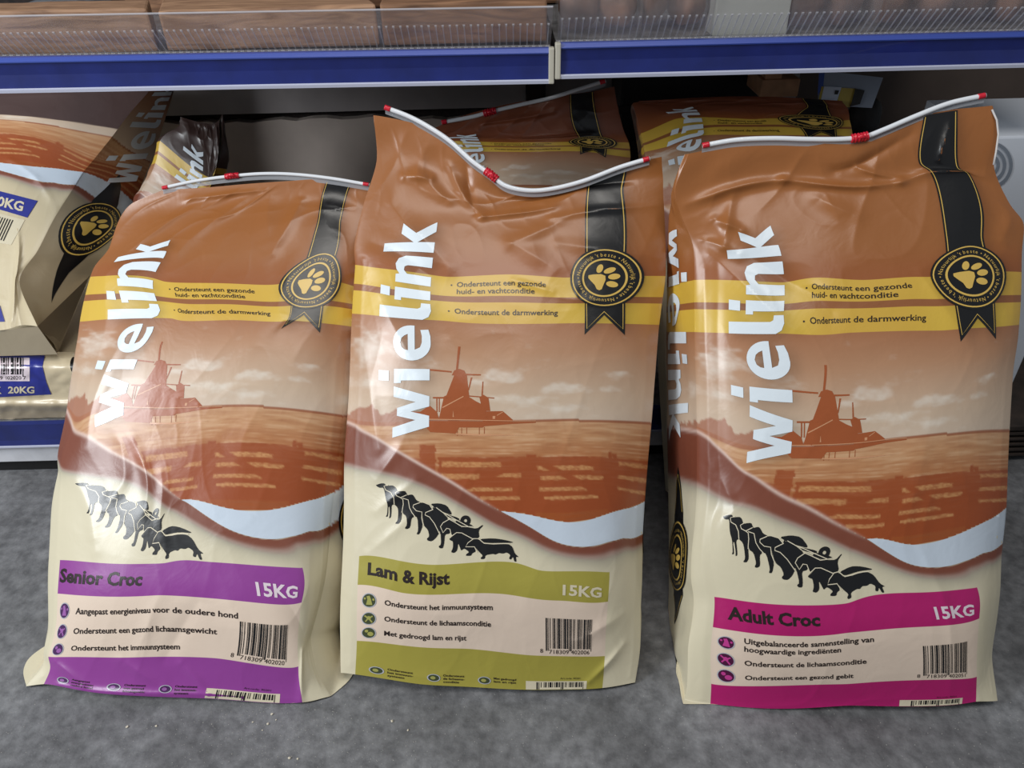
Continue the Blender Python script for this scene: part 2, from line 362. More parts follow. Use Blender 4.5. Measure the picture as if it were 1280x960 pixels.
class Surf:
    def __init__(s, lm, foot_px, lean, yaw=0.0, bulge=0.055, thick=0.11, gbulge=0.018, creases=(), seed=1, base=None, noise=1.0, prof=None, topfwd=None, gpx=None, zmin=0.0012, gdepth=0.1):
        s.topfwd = topfwd; s.gpx = gpx or {}; s.zmin = zmin; s.gd = gdepth
        src = [(a, b) for a, b, _, _ in lm]; dst = [(c, d) for _, _, c, d in lm]
        s.t = TPS(src, dst)
        s.p0 = base if base is not None else at_z(foot_px[0], foot_px[1], 0.0)
        a = math.radians(lean); y = math.radians(yaw)
        n = np.array([0, -math.cos(a), math.sin(a)]); Rz = np.array([[math.cos(y), -math.sin(y), 0], [math.sin(y), math.cos(y), 0], [0, 0, 1]])
        s.n = Rz @ n; s.lat = Rz @ np.array([1.0, 0, 0]); s.bulge = bulge; s.thick = thick; s.gb = gbulge; s.cr = creases; s.seed = seed; s.nz = noise
        s.prof = prof
    def h(s, X, Y):
        U = np.clip(2 * (X - 625) / 390.0, -1, 1); V = np.clip((Y - YT) / (YB - YT), 0, 1)
        vp = s.prof(V) if s.prof else (sst(-0.05, 0.5, V) * (1 - 0.75 * sst(0.80, 1.02, V)))
        e = (1 - np.abs(U) ** 3.2) ** 0.85
        h = s.bulge * e * vp
        edge = (1 - np.abs(U) ** 10)
        n = 0.0024 * fbm(X / 90, Y / 110, s.seed, 2)
        r = 1 - np.abs(vnoise(X / 55 + 0.35 * Y / 55, Y / 90, s.seed + 40)); n = n + 0.0009 * r ** 3
        r = 1 - np.abs(vnoise(X / 33 - 0.3 * Y / 33, Y / 60, s.seed + 50)); n = n + 0.00035 * r ** 4
        up = 0.75 + 1.0 * sst(0.35, 0.05, V)
        h = h + s.nz * n * up * edge * sst(0, 0.04, V)
        for (x1, y1, x2, y2, w, amp) in s.cr:
            L = math.hypot(x2 - x1, y2 - y1); ux, uy = (x2 - x1) / L, (y2 - y1) / L
            t = ((X - x1) * ux + (Y - y1) * uy) / L; d = np.abs((X - x1) * uy - (Y - y1) * ux)
            tt = np.clip(t, 0, 1); over = np.maximum(0, np.maximum(-t, t - 1)) * L
            dd = np.sqrt(d * d + over * over)
            h = h + amp * (0.55 * np.exp(-dd / w) + 0.45 * np.exp(-(dd / w) ** 2)) * (0.4 + 0.6 * np.sin(np.pi * np.clip(tt, 0.08, 0.92))) * edge
        if s.topfwd: h = h + s.top(X, Y)
        return h
    def top(s, X, Y):
        if not s.topfwd: return np.zeros(np.shape(Y))
        y0, amp = s.topfwd; return amp * sst(y0 + 8, YT - 25, Y)
    def back(s, X, Y):
        px, py = s.t(np.clip(X, XL, XR), Y); d = ray(px, py); t = ((s.p0 - CAM) @ s.n) / (d @ s.n) - s.top(X, Y) / np.linalg.norm(d, axis=-1)
        P = CAM + d * t[..., None] - s.n * s.T(Y)[..., None]; P[..., 2] = np.maximum(P[..., 2], s.zmin); return P
    def T(s, Y):
        V = np.clip((Y - YT) / (YB - YT), 0, 1); return s.thick * (0.03 + 0.97 * sst(0.0, 0.45, V))
    def __call__(s, X, Y, off=0.0):
        X = np.asarray(X, float); Y = np.asarray(Y, float)
        Xc = np.clip(X, XL, XR)
        px, py = s.t(Xc, Y); d = ray(px, py)
        tp = ((s.p0 - CAM) @ s.n) / (d @ s.n)
        tf = (0.0015 - CAM[2]) / d[..., 2]; tf = np.where(tf > 0, tf, 1e9)
        ln = np.linalg.norm(d, axis=-1)
        t = np.minimum(tp - (s.h(Xc, Y)) / ln, tf) - off / ln
        P = CAM + d * t[..., None]
        # gussets left and right
        g = np.clip(np.maximum(XL - X, X - XR) / GW, 0, 1); side = np.where(X < XL, -1.0, 1.0)
        if np.any(g > 0):
            Tn = s.T(Y); P0 = P.copy()
            P = P - s.n * (Tn * g)[..., None] + s.lat * (side * (s.gb * np.sin(np.pi * g) * Tn / s.thick + (g > 0) * (off + 0.002 * vnoise(Y / 30, g * 3, s.seed + 9) * np.sin(np.pi * g))))[..., None]
            for sd, pts in s.gpx.items():
                a = np.array(pts, float); bx = np.interp(Y, a[:, 0], a[:, 1]); by = np.interp(Y, a[:, 0], a[:, 2]); db = ray(bx, by)
                t0 = t * 1.0; B = CAM + db * ((t0 + s.gd * Tn / s.thick))[..., None]
                Q = P0 * (1 - g)[..., None] + B * g[..., None] + (s.lat * sd * 1.0) * ((0.004 * np.sin(np.pi * g) + (g > 0) * off + 0.002 * vnoise(Y / 30, g * 3, s.seed + 9) * np.sin(np.pi * g)))[..., None]
                m = (g > 0) & (side == sd); P = np.where(m[..., None], Q, P)
        P[..., 2] = np.maximum(P[..., 2], s.zmin)
        return P
    def normals(s, X, Y):
        e = 1.2; a = s(X + e, Y) - s(X - e, Y); b = s(X, Y - e) - s(X, Y + e)
        n = np.cross(a, b); return n / (np.linalg.norm(n, axis=-1)[..., None] + 1e-12)

def grid_part(name, S, xs, ys, parent, mat, pal=None, colf=None, off=0.0):
    X, Y = np.meshgrid(xs, ys); P = S(X, Y, off).reshape(-1, 3); nx, ny = len(xs), len(ys)
    i = np.arange(ny - 1)[:, None] * nx + np.arange(nx - 1)[None]
    F = np.stack([i, i + nx, i + nx + 1, i + 1], -1).reshape(-1, 4)
    me = bpy.data.meshes.new(name); me.vertices.add(len(P)); me.vertices.foreach_set('co', P.astype(np.float32).ravel())
    me.loops.add(F.size); me.loops.foreach_set('vertex_index', F.astype(np.int32).ravel())
    me.polygons.add(len(F)); me.polygons.foreach_set('loop_start', np.arange(0, F.size, 4, dtype=np.int32))
    try: me.polygons.foreach_set('loop_total', np.full(len(F), 4, np.int32))
    except Exception: pass
    me.update(calc_edges=True); me.polygons.foreach_set('use_smooth', [True] * len(F))
    c = (colf or (lambda a, b: art(a, b, pal)))(X.ravel(), Y.ravel())
    a = me.color_attributes.new('Print', 'FLOAT_COLOR', 'POINT'); c4 = np.ones((len(P), 4), np.float32); c4[:, :3] = c
    a.data.foreach_set('color', c4.ravel()); me.update()
    return link(name, me, parent, mat)
def axis_vals(a, b, step, cuts=()):
    v = list(np.arange(a, b, step)) + [b]
    for c in cuts:
        if a < c < b: v = [q for q in v if abs(q - c) > 0.45] + [c - 0.2, c + 0.2]
    return np.array(sorted(v))

# ---- decals: flat print shapes laid on a surface as thin sheets
def poly_tri(loops):
    vs = [(x, y) for lp in loops for x, y in lp]
    tr = tessellate_polygon([[Vector((x, y, 0)) for x, y in lp] for lp in loops])
    return vs, [tuple(t) for t in tr]
def stroke(pts, w, closed=False):
    pts = [np.array(p, float) for p in pts]; n = len(pts); A = []; B = []
    for i in range(n):
        a = pts[(i - 1) % n] if (closed or i > 0) else pts[i]; b = pts[(i + 1) % n] if (closed or i < n - 1) else pts[i]
        t = b - a; t = t / (np.linalg.norm(t) + 1e-9); m = np.array([-t[1], t[0]]) * w / 2; A.append(pts[i] + m); B.append(pts[i] - m)
    vs = [tuple(p) for p in A + B]; f = []
    for i in range(n if closed else n - 1):
        j = (i + 1) % n; f.append((i, j, n + j, n + i))
    return vs, f
def rectp(x0, x1, y0, y1): return [(x0, y0), (x1, y0), (x1, y1), (x0, y1)], [(0, 1, 2, 3)]
_FONT = {}
def text2d(txt, x0, yb, width=None, cap=8.0, bold=0.012, rot=0.0, align='left'):
    key = (txt, bold)
    if key not in _FONT:
        cu = bpy.data.curves.new('t', 'FONT'); cu.body = txt; cu.size = 1; cu.resolution_u = 2; cu.offset = bold
        ob = bpy.data.objects.new('t', cu); COL.objects.link(ob)
        dg = bpy.context.evaluated_depsgraph_get(); me = ob.evaluated_get(dg).to_mesh()
        v = np.array([q.co[:2] for q in me.vertices]).reshape(-1, 2); f = [tuple(p.vertices) for p in me.polygons]
        ob.evaluated_get(dg).to_mesh_clear(); bpy.data.objects.remove(ob); bpy.data.curves.remove(cu)
        _FONT[key] = (v, f)
    v, f = _FONT[key]
    if not len(v): return [], []
    k = cap / 0.72; lo = v[:, 0].min(); w = (v[:, 0].max() - lo)
    sx = (width / w) if width else k
    X = (v[:, 0] - lo) * sx; Y = -v[:, 1] * k
    if align == 'center': X = X - w * sx / 2
    c, s_ = math.cos(rot), math.sin(rot)
    return [(x0 + x * c - y * s_, yb + x * s_ + y * c) for x, y in zip(X, Y)], f
def decal(name, S, shapes, mat, parent, layer=1, cut=None, label=None, colf=None, chop=None):
    bm = bmesh.new()
    for vs, fs in shapes:
        bv = [bm.verts.new((x, y, 0)) for x, y in vs]
        for f in fs:
            try: bm.faces.new([bv[i] for i in f])
            except ValueError: pass
    if not bm.verts: bm.free(); return None
    if cut:
        xs = [v.co.x for v in bm.verts]; ys = [v.co.y for v in bm.verts]
        for ax, lo, hi in ((0, min(xs), max(xs)), (1, min(ys), max(ys))):
            q = math.floor(lo / cut) * cut + cut
            while q < hi:
                co = (q, 0, 0) if ax == 0 else (0, q, 0); no = (1, 0, 0) if ax == 0 else (0, 1, 0)
                bmesh.ops.bisect_plane(bm, geom=bm.verts[:] + bm.edges[:] + bm.faces[:], dist=1e-5, plane_co=co, plane_no=no); q += cut
    bmesh.ops.triangulate(bm, faces=bm.faces[:])
    bm.verts.ensure_lookup_table(); bm.verts.index_update()
    v = np.array([q.co[:2] for q in bm.verts]); f = [[q.index for q in fc.verts] for fc in bm.faces]
    bm.free()
    X, Y = v[:, 0], v[:, 1]
    if chop: Y = np.minimum(Y, chop)
    P = S(X, Y, 0.00035 * layer); Nn = S.normals(X, Y)
    # keep every triangle facing along the surface normal
    ff = []
    for t in f:
        a, b, c = P[t[0]], P[t[1]], P[t[2]]; g = np.cross(b - a, c - a)
        ff.append(t if g @ Nn[t[0]] > 0 else t[::-1])
    o = mesh_pd(name, P, ff, mat, parent, smooth=True, nor=Nn, col=(colf(X, Y) if colf else None))
    if label: o['label'] = label
    return o

# ---- shared artwork pieces
def cw(x, y): return (470 + x / 4.8, 360 + y / 4.8)
def cd_(x, y): return (460 + x / 6.4, 590 + y / 6.4)
MILL = [[(480,490),(493,352),(507,352),(492,490)],[(310,490),(455,500),(455,509),(310,500)],[(540,513),(628,515),(628,523),(540,523)],[(578,535),(558,615),(552,612),(568,535)],
 [(455,525),(470,495),(500,485),(530,495),(545,525)],[(470,524),(545,524),(560,655),(600,680),(640,700),(660,735),(680,797),(380,790),(395,720),(410,652),(425,645)],
 [(345,655),(475,655),(475,666),(345,664)],[(365,664),(372,664),(373,745),(366,745)],[(380,664),(386,664),(386,745),(380,745)],[(262,748),(325,705),(370,745),(382,790),(262,785)],
 [(620,655),(645,640),(675,660),(686,738),(640,738)],[(632,645),(638,560),(644,560),(641,645)],[(560,645),(710,657),(710,663),(560,652)],[(655,740),(760,738),(820,790),(820,802),(640,802)],
 [(200,740),(300,742),(300,770),(200,765)],[(300,798),(960,806),(960,812),(820,815),(650,830),(640,838),(500,838),(480,875),(330,865),(300,830)]]
MILLP = [[(400,716),(525,648),(527,653),(402,722)],[(300,785),(960,798),(960,801),(300,790)],[(465,735),(469,775),(462,775)],[(700,768),(716,768),(714,785),(700,785)],[(725,762),(760,742),(762,745),(726,766)],[(480,873),(620,878),(900,884),(620,888),(480,880)]]
PILES = [(490,840,888),(515,840,886),(545,838,880),(620,835,880),(650,835,875)]
DOGS = [[(62,105),(80,98),(105,90),(130,90),(142,105),(160,145),(200,180),(206,265),(186,272),(185,340),(180,377),(164,385),(172,350),(170,280),(160,290),(160,340),(155,370),(138,370),(150,350),(155,270),(140,220),(130,150),(120,125),(95,128),(75,118)],
 [(133,115),(170,108),(200,108),(220,125),(235,155),(260,200),(280,240),(270,330),(262,400),(240,428),(212,425),(235,400),(240,330),(235,290),(205,262),(200,190),(165,150),(140,140)],
 [(215,165),(250,155),(295,152),(308,175),(330,220),(350,300),(367,362),(345,375),(335,450),(310,465),(290,460),(310,430),(305,360),(272,335),(277,220),(255,205),(225,190)],
 [(270,207),(310,188),(350,180),(365,192),(385,228),(418,243),(430,320),(437,430),(410,500),(385,500),(400,470),(395,370),(360,345),(330,290),(320,230)],
 [(357,280),(390,250),(440,245),(485,260),(520,300),(560,400),(572,480),(545,520),(510,548),(478,545),(468,530),(490,510),(478,460),(445,430),(430,320),(380,310)],
 [(495,255),(570,250),(630,268),(670,330),(665,345),(600,320),(540,290)],
 [(453,340),(490,320),(516,300),(524,276),(534,290),(548,287),(600,330),(640,370),(665,450),(655,490),(615,495),(610,560),(600,600),(575,600),(563,585),(585,570),(580,480),(550,440),(510,370),(470,355)],
 [(615,332),(728,370),(730,390),(640,362)],[(690,395),(740,385),(830,428),(842,442),(760,436)],
 [(578,430),(610,395),(655,375),(700,400),(740,430),(800,445),(870,460),(915,430),(922,436),(885,475),(892,537),(830,537),(760,500),(700,492),(672,507),(655,460),(630,450),(615,482),(595,475)],
 [(648,530),(680,510),(710,485),(750,490),(800,520),(850,540),(865,640),(835,650),(825,670),(783,667),(785,655),(810,640),(780,615),(765,612),(745,625),(736,600),(722,565),(715,620),(690,640),(663,632),(680,600),(680,550),(660,542)],
 [(890,543),(1000,543),(1100,560),(1168,577),(1130,582),(1000,582),(930,575)],
 [(780,597),(820,560),(850,540),(885,545),(920,580),(1000,590),(1120,590),(1155,610),(1175,660),(1208,680),(1182,680),(1189,715),(1170,715),(1160,682),(1145,705),(1126,700),(1140,672),(1110,655),(1080,665),(1045,660),(1020,672),(1000,665),(940,672),(935,700),(905,702),(901,690),(920,675),(885,640),(855,602),(820,602),(790,605)]]
def chaikin(p):
    out = []
    for i in range(len(p)):
        a, b = p[i], p[(i + 1) % len(p)]; out += [(a[0] * .8 + b[0] * .2, a[1] * .8 + b[1] * .2), (a[0] * .2 + b[0] * .8, a[1] * .2 + b[1] * .8)]
    return out
DOGS = [chaikin(p) for p in DOGS]
DLINES = [[(160,104),(127,113),(140,145),(180,165),(204,210),(207,262)],[(240,153),(215,168),(225,192),(258,208),(277,222),(280,262),(268,332)],[(308,185),(258,208)],[(276,212),(320,226),(330,290),(350,330),(374,360)],
 [(414,246),(362,266),(358,285),(385,313),(430,322),(428,370),(442,432)],[(440,243),(490,262),(515,298)],[(520,300),(460,325),(455,345),(490,360),(530,410),(572,490)],[(545,285),(600,325),(640,345),(725,395),(800,438)],
 [(655,375),(600,405),(579,435),(600,482),(630,448),(655,455),(668,508)],[(640,372),(690,400),(750,438),(840,442)],[(660,515),(710,483),(750,488),(840,540)],[(845,538),(800,567),(780,597),(852,602),(875,650)],[(840,537),(885,540),(930,580),(1000,589),(1135,588)]]
def paw(cx, cy, k, kx=1.0):
    q = lambda x, y: (cx + (x - 390) / 6.857 * k * kx, cy + (y - 380) / 6.857 * k)
    out = [poly_tri([[q(*p) for p in [(255,352),(300,346),(370,346),(405,362),(407,398),(390,435),(372,480),(350,490),(328,480),(310,440),(275,402),(253,375)]]])]
    for (x, y, a, b, r) in [(356,297,40,27,-65),(440,315,52,24,-18),(478,370,50,26,-6),(460,438,50,27,10)]:
        r = math.radians(r); el = [(x + a * math.cos(t) * math.cos(r) - b * math.sin(t) * math.sin(r), y + a * math.cos(t) * math.sin(r) + b * math.sin(t) * math.cos(r)) for t in np.linspace(0, 2 * math.pi, 18)[:-1]]
        out.append(poly_tri([[q(*p) for p in el]]))
    return out
def ring(cx, cy, rx, ry, f0, f1, n=48):
    vs = circ(cx, cy, rx * f0, ry * f0, n) + circ(cx, cy, rx * f1, ry * f1, n)
    return vs, [(i, (i + 1) % n, n + (i + 1) % n, n + i) for i in range(n)]
def disc(cx, cy, rx, ry, n=40):
    vs = [(cx, cy)]; fs = []
    for j, f in enumerate((0.33, 0.66, 1.0)): vs += circ(cx, cy, rx * f, ry * f, n)
    fs += [(0, 1 + i, 1 + (i + 1) % n) for i in range(n)]
    for j in (0, 1):
        fs += [(1 + j * n + i, 1 + (j + 1) * n + i, 1 + (j + 1) * n + (i + 1) % n, 1 + j * n + (i + 1) % n) for i in range(n)]
    return vs, fs
def ring_text(cx, cy, rx, ry, f, cap, txt, start):
    out = []; n = len(txt)
    wd = {c: 1.0 for c in txt}
    for c in txt: wd[c] = {'i': .45, 'l': .42, 'j': .45, "'": .4, ' ': .4, 't': .65, 'r': .7, '•': .8, 'N': 1.25}.get(c, 1.0)
    tot = sum(wd[c] for c in txt); acc = 0
    for c in txt:
        mid = acc + wd[c] / 2; acc += wd[c]
        if c == ' ': continue
        th = start + 2 * math.pi * mid / tot
        x, y = cx + rx * f * math.cos(th), cy + ry * f * math.sin(th)
        out.append(text2d(c, x, y, None, cap, 0.0, th + math.pi / 2, 'center'))
    return out
def seal(S, root, cx, cy, rx, ry, text=True, kx=1.0, pale=False):
    o = decal('seal_badge', S, [disc(cx, cy, rx, ry)], M['black'], root, 3, 4)
    g = [ring(cx, cy, rx, ry, 0.90, 0.94), ring(cx, cy, rx, ry, 0.58, 0.635)]
    if text: g += ring_text(cx, cy, rx, ry, 0.705, 4.6, "Natuurlijk 't beste • Natuurlijk 't beste • Natuurlijk 't beste • ", math.radians(-172))
    g += paw(cx, cy, 0.98 * ry / 38.5, kx)
    decal('seal_paw_and_rings', S, g, M['gold'], root, 4.2, 4)
BARS = [2,1,1,2,1,3,1,1,2,2,1,1,3,1,1,2,1,1,3,1,2,1,1,1,2,2,1,1,1,3,1,1,2,1,1,1,1,2,3,1,1,1,2,1,2,1,1,3]
def barcode(x0, x1, y0, y1):
    tot = sum(BARS); out = []; x = x0; k = (x1 - x0) / tot
    for i, b in enumerate(BARS):
        if i % 2 == 0:
            yy = y1 + (3 if i in (0, 2, 22, 24, 46) else 0); out.append(rectp(x, x + b * k * 0.95, y0, yy))
        x += b * k
    return out

def front_art(S, root, full=True):
    f = [poly_tri([p]) for k, p in enumerate(logo_xy()) if k != ECOUNT and k != ECOUNT - 1]
    e = logo_xy()
    f.append(poly_tri([e[ECOUNT - 1], e[ECOUNT]]))
    decal('logo_lettering', S, f, M['white'], root, 1.6, 4)
    decal('ribbon_print', S, [poly_tri([[(733,146),(781,146),(781,330),(781,419),(756,393),(731,419),(733,330)]])], M['black'], root, 1.2, 4)
    g = [stroke([(735.5,147),(735.5,330)], 1.0), stroke([(778.5,147),(778.5,330)], 1.0), stroke([(734,370),(734,411),(756,388.5),(778.5,411),(778.5,370)], 1.0)]
    decal('ribbon_gold_edging', S, g, M['gold'], root, 2.2, 4)
    seal(S, root, *SEALC)
    for t in ([text2d('Ondersteunt een gezonde', 571, 356.5, 111, 6.8), disc(564.5, 354, 1.1, 1.1, 10)], [text2d('huid- en vachtconditie', 571, 366, 97, 6.8)], [text2d('Ondersteunt de darmwerking', 568, 393, 129, 7.0), disc(561, 390.5, 1.1, 1.1, 10)]):
        o = decal('benefit_text', S, t, M['text'], root, 1.3, 8)
    if not full: return
    xs = np.linspace(626, 820, 60); wp = [(x, float(TWf(x))) for x in xs] + [(x, float(TBf(x))) for x in xs[::-1][:-1]]
    decal('wave_print', S, [poly_tri([wp])], M['wave'], root, 0.7, 5)
    m = [poly_tri([[cw(*p) for p in q]]) for q in MILL]
    m += [stroke([cw(x, y0), cw(x, y1)], 0.8) for x, y0, y1 in PILES]
    decal('windmill_print', S, m, M['mill'], root, 0.7, 6)
    decal('windmill_highlights', S, [poly_tri([[cw(*p) for p in q]]) for q in MILLP], M['millpale'], root, 1.1, 8)
    d = [poly_tri([[cd_(*p) for p in q]]) for q in DOGS] + [ring(cd_(780, 392)[0], cd_(780, 392)[1], 6.6, 6.6, 0.3, 1.0, 20)]
    decal('dog_silhouettes', S, d, M['black'], root, 1.2, 6)
    decal('dog_outlines', S, [stroke([cd_(*p) for p in q], 0.85) for q in DLINES], M['creamink'], root, 2.0, 6)

def label_art(S, root, spec):
    decal('variety_lettering', S, [text2d(spec['title'], spec.get('tx', 460), 727, spec['tw'], 15, 0.035)], M['text'], root, 1.5, 5)
    decal('weight_lettering', S, [text2d('15KG', 703, 732, 49, 13.5, 0.03)], spec['wmat'], root, 1.5, 5)
    for (txt, y, w) in spec['lines']: decal('ingredient_text', S, [text2d(txt, 482, y, w, 6.8, 0.022)], M['text'], root, 1.5, 8)
    for y in spec['icons']:
        cx = 464
        i = decal('icon', S, [disc(cx, y, 8.0, 7.8, 20)], spec['ic'], root, 1.2, 5)
        decal('icon_rim', S, [ring(cx, y, 8, 7.8, 0.95, 1.08, 20)], M['rimink'], root, 1.8, 5)
        mk = {0: [poly_tri([[(cx-3.5,y+5),(cx-2,y-1),(cx-3,y-4.5),(cx+0.5,y-5.5),(cx+2,y-2),(cx+4,y+5)]]), disc(cx-5,y-2,1.3,1.3,8), disc(cx+5,y-1.5,1.4,1.4,8)],
              1: [stroke([(cx-5,y-4),(cx+1,y+1),(cx+4,y+5)],1.8), stroke([(cx+4.5,y-3.5),(cx-1,y),(cx-4,y+4)],1.6), disc(cx,y-1,2.6,2.4,10)],
              2: [disc(cx-2.6,y-2.6,2.2,2.2,10), disc(cx+2,y+1.5,3.6,3.2,12)]}[spec['icons'].index(y)]
        decal('icon_mark', S, mk, spec['ic2'], root, 2.0, None)
    decal('barcode', S, barcode(682, 744, 763, 802), M['black'], root, 1.5, 8)
    decal('barcode_digits', S, [text2d(spec['digits'][:1], 675, 808, 3.6, 5.6, 0.0), text2d(spec['digits'][1:7], 686, 809, 25, 5.6, 0.0), text2d(spec['digits'][7:], 714, 809, 25, 5.6, 0.0)], M['text'], root, 1.5, 8)
    # foot of the label
    if spec['foot'] is not None:
      pass
    fx = [(466, 40), (531, 39), (597, 36)]
    r = []; rr = []; tx = []; mk = []
    for (x, w), tt in zip(fx, spec['foot'] or []):
        decal('foot_icon', S, [disc(x + 8, 852, 7.6, 4.6, 20)], spec['ic'], root, 1.2, 5); decal('foot_icon_rim', S, [ring(x + 8, 852, 7.6, 4.6, 0.93, 1.12, 20)], M['rimink'], root, 1.8, 5); decal('foot_icon_mark', S, [disc(x + 7, 852, 3.4, 2.2, 10)], spec['ic2'], root, 2.2, None)
        for k, l in enumerate(tt):
            if l: decal('foot_text', S, [text2d(l, x + 20, 849.5 + 4.2 * k, min(28, 2.6 * len(l)), 2.8, 0.02)], M['text'], root, 1.5, 8)
    decal('foot_barcode_field', S, [rectp(657, 737, 849, 861.5)], M['palegreen'], root, 0.9, 5)
    decal('foot_barcode', S, barcode(670, 735, 850.5, 858.4), M['black'], root, 1.7, 8)
    decal('article_code_text', S, [text2d('Art.code: 90201', 700, 846, 27, 2.7, 0.0)], M['text'], root, 1.5, 8)

def gusset_art(S, root, side, letters=True, sealy=655):
    if letters:
        e = logo_xy(side)
        f = [poly_tri([p]) for k, p in enumerate(e) if k not in (ECOUNT, ECOUNT - 1)] + [poly_tri([e[ECOUNT - 1], e[ECOUNT]])]
        decal('side_logo_lettering', S, f, M['white'], root, 1.6, 5)
    cx = 382 if side == 'left' else 868
    decal('side_ribbon', S, [poly_tri([[(cx, sealy - 92), (cx + 17, sealy - 50), (cx + 19, sealy + 48), (cx - 3, sealy + 92), (cx - 19, sealy + 50), (cx - 17, sealy - 48)]])], M['black'], root, 1.2, 5)
    for q in ([(cx - 15, sealy - 48), (cx, sealy - 85), (cx + 14.5, sealy - 50)], [(cx - 16.5, sealy + 50), (cx - 3, sealy + 85), (cx + 16.5, sealy + 48)]): decal('side_ribbon_edging', S, [stroke(q, 1.0)], M['gold'], root, 2.0, 5)
    o = decal('side_seal', S, [disc(cx, sealy, 39, 44)], M['black'], root, 3, 5)
    g = [ring(cx, sealy, 39, 44, 0.90, 0.94), ring(cx, sealy, 39, 44, 0.58, 0.635)] + ring_text(cx, sealy, 39, 44, 0.705, 4.6, "Natuurlijk 't beste • Natuurlijk 't beste • Natuurlijk 't beste • ", 1.0) + paw(cx, sealy, 0.95)
    decal('side_seal_gold', S, g, M['gold'], root, 4.2, 5)

XCUT = (450, 762); YCUT = (343, 369.5, 377.5, 404, 703, 740, 812)
def make_bag(name, label, S, pal, zip_px, slider, res=1.6, group=None, zoff=0.004, spec=None, full=True, gus=('left', 'right'), zr=0.0024, flange=7.0, tags=None):
    base = S(np.array([625.0]), np.array([YB]))[0]
    root = empty(name, (float(base[0]), float(base[1]) + 0.05, 0.0 if base[2] < 0.05 else float(base[2])), label, 'pet food bag', group)
    ys = axis_vals(YT, YB, res, YCUT)
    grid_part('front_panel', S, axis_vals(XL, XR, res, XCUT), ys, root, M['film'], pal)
    yc = axis_vals(YT, YB, res * 1.8, YCUT)
    grid_part('side_gusset', S, np.linspace(XL - GW, XL, 34), yc, root, M['film'], pal)
    grid_part('side_gusset', S, np.linspace(XR, XR + GW, 34), yc, root, M['film'], pal)
    # back and bottom
    yb = np.linspace(YT, YB, 40); a = S(np.full(40, XL - GW), yb); b = S(np.full(40, XR + GW), yb); n = 41
    V = []; F = []
    for i in range(40):
        for k in range(n):
            V.append(None)
    XX, YY = np.meshgrid(np.linspace(XL, XR, n), yb); BB = S.back(XX, YY).reshape(-1, 3); V = list(BB)
    for i in range(40): V[i * n] = a[i]; V[i * n + n - 1] = b[i]
    for i in range(39):
        for k in range(n - 1): q = i * n + k; F.append((q, q + 1, q + n + 1, q + n))
    cc = np.broadcast_to(C(130, 76, 42), (len(V), 3))
    mesh_pd('back_panel', V, F, M['film'], root, col=cc)
    xf = np.linspace(XL, XR, 60); p = S(xf, np.full(60, YB)); V = list(p) + [a[-1] * (1 - s) + b[-1] * s for s in np.linspace(0, 1, 60)]
    V = [np.array([q[0], q[1], max(0.0008, q[2])]) for q in V]
    mesh_pd('bottom_panel', V, [(i, i + 1, 60 + i + 1, 60 + i) for i in range(59)], M['film'], root, col=np.broadcast_to(C(214, 202, 172), (len(V), 3)))
    front_art(S, root, full)
    if spec: label_art(S, root, spec)
    for g in gus: gusset_art(S, root, g)
    if zip_px is None: return root
    if S.topfwd: zoff = zoff + float(S.top(np.array([600.0]), np.array([YT]))[0])
    # zipper strip
    zp = catmull(zip_px, 10); d = ray(zp[:, 0], zp[:, 1]); t = ((S.p0 - CAM) @ S.n) / (d @ S.n) - zoff / np.linalg.norm(d, axis=1)
    Z = CAM + d * t[:, None]
    z = tube('zipper_strip', Z, zr, M['zip'], root, 10, 0.8)
    tube('zipper_groove', Z + S.n * 0.0016 + np.array([0, 0, -0.0022]), zr * 0.35, M['seam'], root, 6)
    up = np.cross(S.lat, S.n); up = up if up[2] > 0 else -up
    fl = flange / 950.0; V = list(Z + up * 0.0005 - S.n * 0.0012) + list(Z - up * fl - S.n * 0.0035); m = len(Z)
    mesh_pd('zipper_flange', V, [(i, i + 1, m + i + 1, m + i) for i in range(m - 1)], M['flange'], root)
    def clip(nm, i0, i1, r, kk=1.15):
        seg = Z[i0:i1 + 1]; bmm = tube(nm, seg, r, M['red'], root, 12, kk); return bmm
    L = np.r_[0, np.cumsum(np.linalg.norm(np.diff(Z, axis=0), axis=1))]
    def sub(l0, l1, k=8): return np.stack([np.interp(np.linspace(l0, l1, k), L, Z[:, j]) for j in range(3)], 1)
    for l0, l1 in ((0.0, 0.008), (L[-1] - 0.009, L[-1] - 0.001)): tube('end_clip', sub(l0, l1), zr * 1.12, M['red'], root, 12, 0.95)
    i = int(np.argmin((zp[:, 0] - slider[0]) ** 2 + (zp[:, 1] - slider[1]) ** 2)); c = L[i]
    sl = sub(c - 0.010, c + 0.010, 21); rr = zr * 1.75 * (1 + 0.10 * np.sign(np.sin(np.arange(21) * 1.7)))
    rr[0] = rr[-1] = zr * 1.2
    tube('zipper_slider', sl, rr, M['red'], root, 12, 0.95)
    tube('slider_tongue', [sl[6] + S.n * 0.004, sl[10] + S.n * 0.0052, sl[16] + S.n * 0.004 - up * 0.002], [0.002, 0.0026, 0.0018], M['red'], root, 8, 0.7)
    return root

# common landmark order helper
def LMK(d, edge_l, edge_r, extra):
    out = [(XL, y, px, py) for y, px, py in edge_l] + [(XR, y, px, py) for y, px, py in edge_r]
    return out + extra

